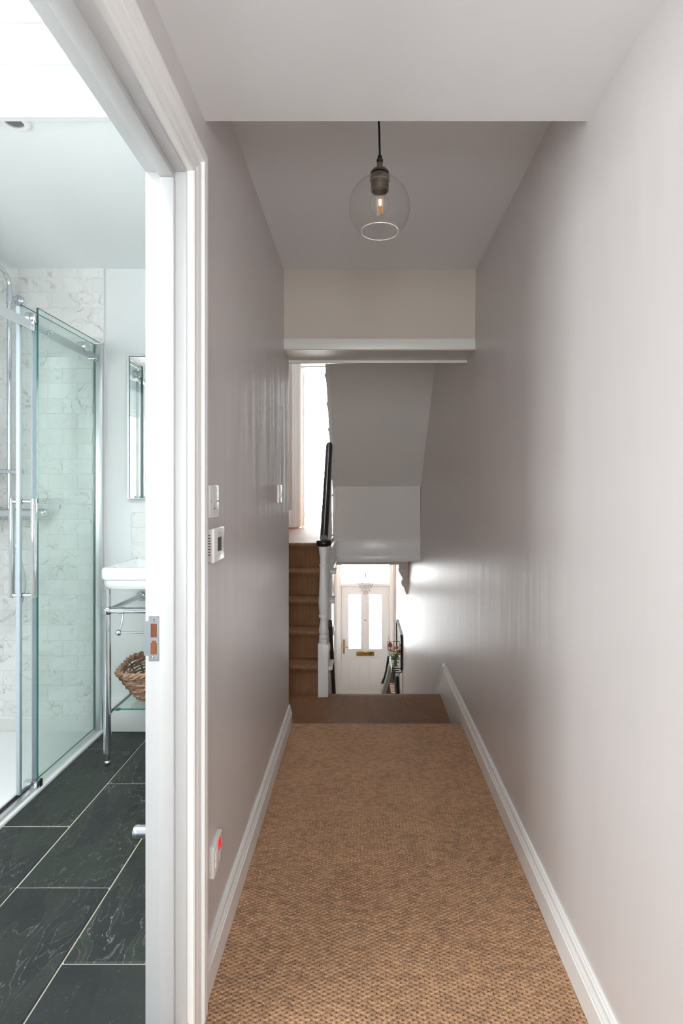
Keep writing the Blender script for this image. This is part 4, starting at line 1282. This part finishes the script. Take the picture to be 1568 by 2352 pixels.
# ================================================================== BATHROOM
# recessed spotlight in the ceiling
SPX, SPY = Xp(29, 1.655), 1.662
dl = thing('ceiling_spotlight', 'round white recessed spotlight in the bathroom ceiling', 'spotlight', (SPX, SPY, 2.392))
G().lathe([(0.026, 2.396), (0.027, 2.386), (0.036, 2.385), (0.0425, 2.388), (0.044, 2.3925)], (SPX, SPY, 0), 'z', 40).obj('bezel', PLASTIC, dl)
G().lathe([(1e-6, 2.3915), (0.0265, 2.3905)], (SPX, SPY, 0), 'z', 32).obj('lens', metal('spot_reflector', srgb(150, 152, 152), 0.25), dl)

# chrome peg on the bathroom side of the partition
dp = thing('door_stop', 'short chrome cylinder door stop showing behind the bathroom jamb', 'door stop', (-0.53, 1.36, 0.426))
yy = 1.36; zc = Zp(1910, yy); xe = Xp(308.5, yy)
G().lathe([(1e-6, xe), (0.0138, xe), (0.0150, xe + 0.0012), (0.0150, XB - 0.012), (0.019, XB - 0.012), (0.019, XB - 0.005)], (0, yy, zc), 'x', 28).obj('peg', PLATE, dp)
G().lathe([(0.0152, xe + 0.006), (0.0156, xe + 0.008), (0.0152, xe + 0.010)], (0, yy, zc), 'x', 28).obj('buffer_ring', SATIN, dp)

# ---- shower tray
XTR = -1.299
tr = thing('shower_tray', 'low white shower tray edged along the slate floor', 'shower tray', (-1.75, 2.0, BF))
g = G()
g.bbox(-1.385, XTR, 0.95, 2.764, BF - 0.01, 0.067, 0.006, 3)
g.bbox(-2.25, -1.38, 0.95, 1.03, BF - 0.01, 0.067, 0.006, 3)
g.box(-2.25, -1.38, 1.02, 2.764, BF - 0.01, BF - 0.001)
g.obj('tray', CERAMIC, tr)
G().lathe([(1e-6, BF + 0.006), (0.04, BF + 0.006), (0.045, BF - 0.001)], (-1.85, 2.2, 0), 'z', 24).obj('waste', CHROME, tr)

# ---- shower screen: fixed pane by the wall, sliding door slid behind it
TZ = 0.0665
XF, XD, XRAIL = -1.3185, -1.345, -1.331
ss_ = thing('shower_screen', 'frameless glass shower screen with sliding door on a satin rail', 'shower screen', (XF, 2.4, TZ))
def pane(x, t, y0, y1, z0, z1):
    g = G()
    a, b = x - t / 2, x + t / 2
    v = [(a, y0, z0), (b, y0, z0), (b, y1, z0), (a, y1, z0), (a, y0, z1), (b, y0, z1), (b, y1, z1), (a, y1, z1)]
    g.add(v, [(1, 2, 6, 5), (3, 0, 4, 7)], 0); g.add(v, [(0, 3, 2, 1), (4, 5, 6, 7), (0, 1, 5, 4), (2, 3, 7, 6)], 1)
    return g
YF0 = F * -XF / (VX - 86)
ZF1 = Zp(707, YF0)
fp = pane(XF, 0.008, YF0, 2.745, TZ, ZF1).obj('fixed_pane', [SHGLASS, GEDGE], ss_)
YD0 = F * -XD / (VX - 43)
ZD1 = Zp(702, F * -XD / (VX - 52))
dr = pane(XD, 0.008, YD0 + 0.012, 2.735, TZ + 0.012, ZD1).obj('sliding_door', [SHGLASS, GEDGE], ss_)
G().bbox(XD - 0.010, XD + 0.006, YD0 - 0.004, YD0 + 0.014, TZ + 0.012, ZD1 - 0.01, 0.003).obj('seal', SEAL, dr)
ya, yb = F * -XD / (VX - 70), F * -XD / (VX - 83)
G().box(XD + 0.0045, XD + 0.0060, ya, yb, TZ + 0.012, ZD1 - 0.06).obj('seal_strip', SEAL, dr)
# handle through the door glass
hy = 2.152
xo, xi = Xp(76.5, hy), Xp(28, hy)
za, zb = Zp(1373, hy), Zp(1145, hy)
hn = G()
hn.bbox(xo - 0.007, xo + 0.011, hy - 0.009, hy + 0.009, za, zb, 0.002)
hn.bbox(xi - 0.009, xi + 0.006, hy - 0.009, hy + 0.009, za, zb, 0.002)
for z in (Zp(1152, hy), Zp(1367, hy)):
    hn.lathe([(0.0085, xi), (0.0085, xo)], (0, hy, z), 'x', 18)
ho = hn.obj('handle', CHROME, dr)
for z in (Zp(1152, hy), Zp(1367, hy)):
    for s in (-1, 1):
        G().lathe([(0.0092, XD + s * 0.0045), (0.0092, XD + s * 0.0075)], (0, hy, z), 'x', 18).obj('washer', RUBBER, ho)
# rail
yr0 = 1.0
zr0, zr1 = Zp(724, F * -XRAIL / VX), Zp(699.6, F * -XRAIL / VX)
G().bbox(XRAIL - 0.004, XRAIL + 0.004, yr0, 2.752, zr0, zr1, 0.0015).obj('rail', SATIN, ss_)
yst = F * -XRAIL / (VX - 76)
G().bbox(XRAIL - 0.007, XRAIL + 0.010, yst - 0.012, yst + 0.004, zr0 - 0.001, zr1 + 0.006, 0.003).obj('rail_stop', CHROME, ss_)
for (px, py) in ((80, 731.5), (196, 796)):
    yq = F * -(XRAIL) / (VX - px)
    z = Zp(py, yq)
    rl = G()
    rl.lathe([(1e-6, XD + 0.026), (0.020, XD + 0.026), (0.0235, XD + 0.022), (0.0235, XD + 0.016), (0.018, XD + 0.014), (0.018, XD + 0.006), (0.0235, XD + 0.004), (0.0235, XD - 0.016), (0.02, XD - 0.020), (1e-6, XD - 0.020)], (0, yq, z), 'x', 28)
    rl.obj('roller', SATIN, dr)
for (px, py) in ((112, 764), (214, 824)):
    yq = F * -XF / (VX - px); z = Zp(py, yq)
    G().lathe([(1e-6, XF + 0.016), (0.0075, XF + 0.015), (0.009, XF + 0.010), (0.009, XF + 0.004), (0.006, XF + 0.003), (0.006, XF - 0.003), (0.009, XF - 0.004), (0.009, XRAIL - 0.006), (1e-6, XRAIL - 0.007)], (0, yq, z), 'x', 18).obj('rail_bolt', CHROME, ss_)
# wall channel
ch_ = G()
ch_.bbox(-1.352, -1.306, 2.738, 2.765, TZ, ZF1 - 0.004, 0.002)
ch_.obj('wall_channel', SATIN, ss_)
G().bbox(-1.354, -1.304, 2.736, 2.765, ZF1 - 0.006, ZF1 + 0.002, 0.002).obj('channel_cap', SATIN, ss_)
# bottom track and guide block
tk = G(); tk.bbox(XD - 0.016, XD - 0.009, 1.0, YF0, TZ, TZ + 0.012, 0.0015); tk.bbox(XD + 0.010, XF + 0.006, 1.0, YF0 - 0.01, TZ, TZ + 0.010, 0.0015)
tk.obj('track', SATIN, ss_)
G().box(XD - 0.009, XD + 0.010, 1.0, YF0, TZ, TZ + 0.004).obj('track_seal', RUBBER, ss_)
G().bbox(XD - 0.020, XF + 0.012, YF0 - 0.022, YF0 + 0.004, TZ, TZ + 0.034, 0.002).obj('guide_block', CHROME, ss_)
G().bbox(XF - 0.008, XF + 0.0125, YF0 - 0.004, YF0 + 0.016, TZ, TZ + 0.030, 0.001).obj('guide_cap', RUBBER, ss_)

# ---- exposed shower set
YSH = 2.70
sx_ = Xp(21.5, YSH)
sh_ = thing('shower_set', 'chrome exposed shower set with riser pipe and hose on marble tiles', 'shower', (sx_, 2.756, 1.16))
zv = Zp(1178, YSH)
zb_ = Zp(690, 2.756)
pipe = [(sx_, YSH, zv + 0.02), (sx_, YSH, zb_ - 0.01), (sx_, YSH, zb_ + 0.05)]
for i in range(1, 9):
    a = PI / 2 * i / 8
    pipe.append((sx_ - 0.0, YSH - 0.09 * (1 - math.cos(a)), zb_ + 0.05 + 0.09 * math.sin(a) * 0.75))
pipe.append((sx_, YSH - 0.46, zb_ + 0.05 + 0.0675))
G().tube(pipe, 0.0110, 16).obj('riser_pipe', CHROME, sh_)
G().lathe([(0.0135, zb_ - 0.035), (0.0135, zb_ + 0.035)], (sx_, YSH, 0), 'z', 18).obj('collar', CHROME, sh_)
bx_ = Xp(45, 2.756)
G().tube([(sx_, YSH, zb_), (bx_ - 0.005, 2.74, zb_)], 0.0085, 12).obj('bracket_arm', CHROME, sh_)
G().lathe([(1e-6, 2.738), (0.015, 2.740), (0.024, 2.748), (0.0245, 2.7562)], (bx_, 0, zb_), 'y', 28).obj('wall_flange', CHROME, sh_)
G().lathe([(1e-6, 0.0), (0.1, 0.0), (0.1, 0.008), (0.02, 0.02), (1e-6, 0.04)], (sx_, YSH - 0.46, zb_ + 0.06), 'z', 32).obj('rain_head', CHROME, sh_)
xv0, xv1 = sx_ - 0.14, Xp(92, YSH)
mxr = G().lathe([(1e-6, xv0), (0.0215, xv0 + 0.002), (0.0215, xv1)], (0, YSH, zv), 'x', 24).obj('mixer_bar', CHROME, sh_)
for xa, xb in ((xv1 + 0.001, Xp(108, YSH)), (xv0 - 0.03, xv0 - 0.001)):
    G().lathe([(0.0205, xa), (0.0225, xa + 0.005), (0.0225, xb - 0.008), (0.019, xb), (1e-6, xb)], (0, YSH, zv), 'x', 24).obj('knob', CHROME, mxr)
for xx in (sx_ + 0.09, sx_ - 0.07):
    G().lathe([(0.013, YSH + 0.01), (0.013, 2.748), (0.028, 2.750), (0.028, 2.7562)], (xx, 0, zv), 'y', 20).obj('wall_elbow', CHROME, mxr)
zs = Zp(1083, YSH)
G().lathe([(1e-6, sx_ - 0.16), (0.0105, sx_ - 0.16), (0.0105, Xp(50, YSH)), (0.014, Xp(49, YSH)), (0.014, Xp(52.5, YSH)), (1e-6, Xp(52.5, YSH))], (0, YSH - 0.004, zs), 'x', 20).obj('slider', CHROME, sh_)
def spline(ctrl, n=60):
    out = []; c = [Vector(p) for p in ctrl]; c = [c[0] * 2 - c[1]] + c + [c[-1] * 2 - c[-2]]
    per = max(2, n // (len(ctrl) - 1))
    for i in range(1, len(c) - 2):
        for k in range(per):
            t = k / per
            p0, p1, p2, p3 = c[i - 1], c[i], c[i + 1], c[i + 2]
            out.append(0.5 * ((2 * p1) + (p2 - p0) * t + (2 * p0 - 5 * p1 + 4 * p2 - p3) * t * t + (3 * p1 - p0 - 3 * p2 + p3) * t ** 3))
    out.append(c[-2]); return out
hose = [P(21.5, 1190, YSH), P(24, 1225, YSH), P(42, 1268, YSH), P(54, 1320, YSH), P(56, 1358, YSH), P(44, 1395, YSH), P(22, 1416, YSH), P(-6, 1428, YSH), P(-30, 1400, YSH), P(-36, 1280, YSH), P(-26, 1120, YSH)]
G().tube(spline(hose, 80), 0.0068, 10).obj('hose', SATIN, sh_)
G().lathe([(0.011, Zp(1130, YSH)), (0.014, Zp(1085, YSH)), (0.012, Zp(1030, YSH)), (0.016, Zp(990, YSH))], (Xp(-22, YSH), YSH - 0.02, 0), 'z', 18).obj('hand_shower', CHROME, sh_)

# ---- mirror over the basin
mxa, mxb = Xp(293, 2.745), -0.62
mza, mzb = Zp(1145, 2.745), Zp(815, 2.745)
mr = thing('bathroom_mirror', 'frameless bathroom mirror with chamfered edge above the basin', 'mirror', (-0.9, 2.745, mza))
G().box(mxa, mxb, 2.742, 2.766, mza, mzb).obj('backing', SATIN, mr)
G().box(mxa + 0.014, mxb, 2.7405, 2.743, mza + 0.002, mzb - 0.012).obj('mirror_glass', MIRROR, mr)
def bevelmat():
    m = M('bevel_glass'); m.set(srgb(120, 134, 138), 0.3, 0.2, 0.5); return m.mat
bv = G()
v = [(mxa, 2.7435, mza), (mxa + 0.014, 2.7403, mza + 0.002), (mxa + 0.014, 2.7403, mzb - 0.012), (mxa, 2.7435, mzb), (mxb, 2.7403, mzb - 0.012), (mxb, 2.7435, mzb)]
bv.add(v, [(0, 1, 2, 3), (3, 2, 4, 5)]); bv.obj('bevel', bevelmat(), mr)

# ---- washbasin on chrome stand
BX0, BX1, BY0, BY1 = -1.150, -0.590, 2.365, 2.764
zt, zbm = Zp(1306, BY0), Zp(1357.5, BY0)
wb = thing('washbasin', 'white rectangular ceramic washbasin with stepped front on chrome stand', 'basin', (-0.87, 2.56, zbm))
def rr2(x0, x1, y0, y1, r, n=6):
    pts = []
    for cx, cy2, a0 in ((x1 - r, y1 - min(r, .01), 0), (x0 + r, y1 - min(r, .01), 90), (x0 + r, y0 + r, 180), (x1 - r, y0 + r, 270)):
        rad = min(r, .01) if a0 < 180 else r
        for i in range(n + 1):
            a = math.radians(a0 + 90 * i / n); pts.append((cx + (r if a0 >= 180 else r) * math.cos(a) if a0 >= 180 else cx + rad * math.cos(a) + (r - rad) * (1 if a0 == 0 else -1), cy2 + rad * math.sin(a)))
    return pts
zstep = Zp(1334, BY0)
layers = [(0.030, zbm), (0.018, zbm + 0.004), (0.010, zbm + 0.018), (0.007, zstep - 0.006), (0.007, zstep - 0.002), (0.001, zstep + 0.004), (0.0, zstep + 0.012), (0.0, zt - 0.010), (0.004, zt - 0.002), (0.010, zt), (0.040, zt), (0.048, zt - 0.004), (0.060, zt - 0.03), (0.09, zt - 0.075), (0.14, zt - 0.085)]
vs = []; fs = []
for ins, z in layers:
    ring = rr2(BX0 + ins, BX1 - ins, BY0 + ins, BY1 - (ins if ins >= 0.04 else 0) - (0.05 if ins >= 0.04 else 0), 0.05)
    vs += [(x, y, z) for x, y in ring]
n = len(ring)
for i in range(len(layers) - 1):
    for k in range(n): fs.append((i * n + k, i * n + (k + 1) % n, (i + 1) * n + (k + 1) % n, (i + 1) * n + k))
fs += [tuple(range(n))[::-1], tuple(range((len(layers) - 1) * n, len(layers) * n))]
G().add(vs, fs, 0, True).obj('bowl', CERAMIC, wb)
tp = G(); tp.lathe([(0.022, zt), (0.022, zt + 0.01), (0.014, zt + 0.02), (0.014, zt + 0.06), (0.018, zt + 0.07), (1e-6, zt + 0.075)], (-0.80, 2.71, 0), 'z', 16)
tp.tube([(-0.80, 2.71, zt + 0.05), (-0.80, 2.66, zt + 0.075), (-0.80, 2.62, zt + 0.06)], 0.008, 10); tp.obj('tap', CHROME, wb)

ls = thing('basin_stand', 'polished chrome basin stand with towel bar and glass shelf', 'stand', (-0.87, 2.5, BF))
LXa, LYa = Xp(246.5, 2.418), 2.418
LXb = -0.605
zr = Zp(1402, LYa)
for lx in (LXa, LXb):
    lg = G()
    zf = lambda py: Zp(py, LYa)
    lg.lathe([(0.0145, zbm), (0.0145, zf(1395)), (0.0150, zf(1410)), (0.0155, zf(1560)), (0.0165, zf(1700)), (0.0168, zf(1726)), (0.0170, zf(1727)), (0.0172, zf(1729)), (0.0122, zf(1731)), (0.0078, zf(1749)), (0.0075, zf(1750))], (lx, LYa, 0), 'z', 20)
    lg.ball((lx, LYa, BF + 0.012), 0.0128, 0, 18, 10, 0.92)
    lg.ball((lx, LYa, zr), 0.0225, 0, 22, 14)
    lo_ = lg.obj('leg', CHROME, ls)
    G().tube([(lx, LYa + 0.01, zr), (lx + (0.012 if lx < -0.9 else -0.012), 2.752, zr)], 0.0120, 14).obj('side_rail', CHROME, ls)
    G().lathe([(0.018, 2.748), (0.026, 2.756), (0.027, 2.766)], (lx + (0.012 if lx < -0.9 else -0.012), 0, zr), 'y', 22).obj('wall_flange', CHROME, ls)
G().tube([(LXa, LYa, zr), (LXb, LYa, zr)], 0.0130, 16).obj('front_rail', CHROME, ls)
# swan-neck arms and towel bar
ztb = Zp(1453, LYa - 0.03)
for xx, s in ((Xp(279, LYa), 1), (LXb - 0.075, -1)):
    G().lathe([(0.0148, xx - 0.013), (0.0148, xx + 0.013)], (0, LYa, zr), 'x', 18).obj('arm_collar', CHROME, ls)
    am = spline([(xx + 0.004 * s, LYa, zr - 0.012), (xx + 0.006 * s, LYa - 0.006, zr - 0.045), (xx + 0.002 * s, LYa - 0.02, zr - 0.075), (xx, LYa - 0.03, ztb)], 18)
    ar = G().tube(am, 0.0058, 10); ar.ball((xx, LYa - 0.03, ztb), 0.0135, 0, 18, 12); ar.obj('arm', CHROME, ls)
G().tube([(Xp(281, LYa), LYa - 0.03, ztb), (LXb - 0.075, LYa - 0.03, ztb)], 0.0048, 10).obj('towel_bar', CHROME, ls)
# glass shelf on two side bars
zsf = Zp(1629, 2.425)
for lx in (LXa + 0.012, LXb - 0.012):
    G().tube([(lx, LYa + 0.005, zsf - 0.010), (lx, 2.75, zsf - 0.010)], 0.0085, 12).obj('shelf_bar', CHROME, ls)
for xx in (Xp(267, 2.425), LXb - 0.03):
    for y in (2.43, 2.70): G().bbox(xx - 0.008, xx + 0.010, y, y + 0.02, zsf - 0.009, zsf - 0.003, 0.001).obj('shelf_clip', RUBBER, ls)
a_, b_ = LXa + 0.024, LXb - 0.024
v = [(a_, 2.425, zsf - 0.003), (b_, 2.425, zsf - 0.003), (b_, 2.735, zsf - 0.003), (a_, 2.735, zsf - 0.003), (a_, 2.425, zsf + 0.003), (b_, 2.425, zsf + 0.003), (b_, 2.735, zsf + 0.003), (a_, 2.735, zsf + 0.003)]
g = G(); g.add(v, [(0, 3, 2, 1), (4, 5, 6, 7)], 0); g.add(v, [(0, 1, 5, 4), (2, 3, 7, 6), (1, 2, 6, 5), (3, 0, 4, 7)], 1)
g.obj('glass_shelf', [SHELFG, GEDGE], ls)

# ---- wicker basket on the glass shelf
wk = thing('wicker_basket', 'brown woven willow basket with braided rim under the basin', 'basket', (-0.93, 2.58, zsf + 0.003))
bz0 = zsf + 0.0085
bx0, bx1 = Xp(306, 2.50), -0.76      # base
tx0, tx1 = Xp(262, 2.49), -0.66      # rim
hb_ = Zp(1556, 2.47) - bz0
def ring_at(t, yo=0.0):
    xa = bx0 + (tx0 - bx0) * t ** 0.9; xb = bx1 + (tx1 - bx1) * t ** 0.9
    ya = 2.50 - 0.035 * t; yb = 2.69 + 0.025 * t
    return xa, xb, ya, yb
def loop(t, n=48):
    xa, xb, ya, yb = ring_at(t)
    r = 0.055 + 0.02 * t
    pts = []
    for cx, cy2, a0 in ((xb - r, yb - r, 0), (xa + r, yb - r, 90), (xa + r, ya + r, 180), (xb - r, ya + r, 270)):
        for i in range(5):
            a = math.radians(a0 + 90 * i / 4); pts.append(Vector((cx + r * math.cos(a), cy2 + r * math.sin(a), 0)))
    # resample evenly
    P2 = pts + [pts[0]]; L = [0]
    for i in range(1, len(P2)): L.append(L[-1] + (P2[i] - P2[i - 1]).length)
    out = []
    for k in range(n):
        s = L[-1] * k / n
        for i in range(1, len(P2)):
            if L[i] >= s:
                f = (s - L[i - 1]) / (L[i] - L[i - 1] + 1e-9); out.append(P2[i - 1].lerp(P2[i], f)); break
    return out
def lift(p):  # the rim swoops up towards the back
    f = max(0.0, (p.y - 2.50) / 0.2)
    return 0.030 * f
NS = 24
rows = 11
rb = random.Random(4)
for i in range(rows):
    t = (i + 0.4) / rows
    base = loop(t, NS * 4)
    cx = sum(p.x for p in base) / len(base); cy2 = sum(p.y for p in base) / len(base)
    pts = []
    for k, p in enumerate(base):
        w_ = math.cos(PI * k / 2 / 1.0 * 0.5 + PI * i)        # over one stake, under the next
        dirv = Vector((p.x - cx, p.y - cy2, 0)).normalized()
        q = p + dirv * 0.0042 * w_
        pts.append((q.x, q.y, bz0 + hb_ * t + lift(p) * t + rb.uniform(-0.0008, 0.0008)))
    G().tube(pts, 0.0056, 6, 0, True).obj('weaver', WICK if i % 3 else WICKD, wk)
for k in range(NS):
    pts = []
    for t in (0.0, 0.35, 0.7, 1.0):
        p = loop(t, NS * 4)[(k * 4 + 0) % (NS * 4)]
        pts.append((p.x, p.y, bz0 - 0.001 + hb_ * t + lift(p) * t))
    G().tube(pts, 0.0038, 5).obj('stake', WICKD, wk)
top = loop(1.0, 96)
for ph in (0, 1, 2):
    pts = []
    cx = sum(p.x for p in top) / 96; cy2 = sum(p.y for p in top) / 96
    for k, p in enumerate(top):
        a = 2 * PI * (k / 96 * 16 + ph / 3)
        dirv = Vector((p.x - cx, p.y - cy2, 0)).normalized()
        q = p + dirv * 0.0085 * math.cos(a)
        pts.append((q.x, q.y, bz0 + hb_ + lift(p) + 0.006 + 0.0085 * math.sin(a)))
    G().tube(pts, 0.0062, 7, 0, True).obj('rim_braid', WICK, wk)
g = G()
bl = loop(0.0, 40); g.add([(p.x, p.y, bz0 - 0.002) for p in bl] + [(p.x, p.y, bz0 + 0.004) for p in bl], [tuple(range(40))[::-1], tuple(range(40, 80))] + [(k, (k + 1) % 40, 40 + (k + 1) % 40, 40 + k) for k in range(40)])
g.obj('base', WICKD, wk)
# arched rear handle band
hp_ = [(-1.10 + 0.02, 2.60, bz0 + hb_ + 0.02), (-1.02, 2.665, bz0 + hb_ + 0.055), (-0.90, 2.69, bz0 + hb_ + 0.075), (-0.78, 2.665, bz0 + hb_ + 0.055), (-0.70, 2.60, bz0 + hb_ + 0.02)]
base = spline(hp_, 60)
for ph in (0, 1):
    pts = [(p.x, p.y + 0.006 * math.cos(k * 0.7 + PI * ph), p.z + 0.007 * math.sin(k * 0.7 + PI * ph)) for k, p in enumerate(base)]
    G().tube(pts, 0.0058, 7).obj('handle', WICKD, wk)
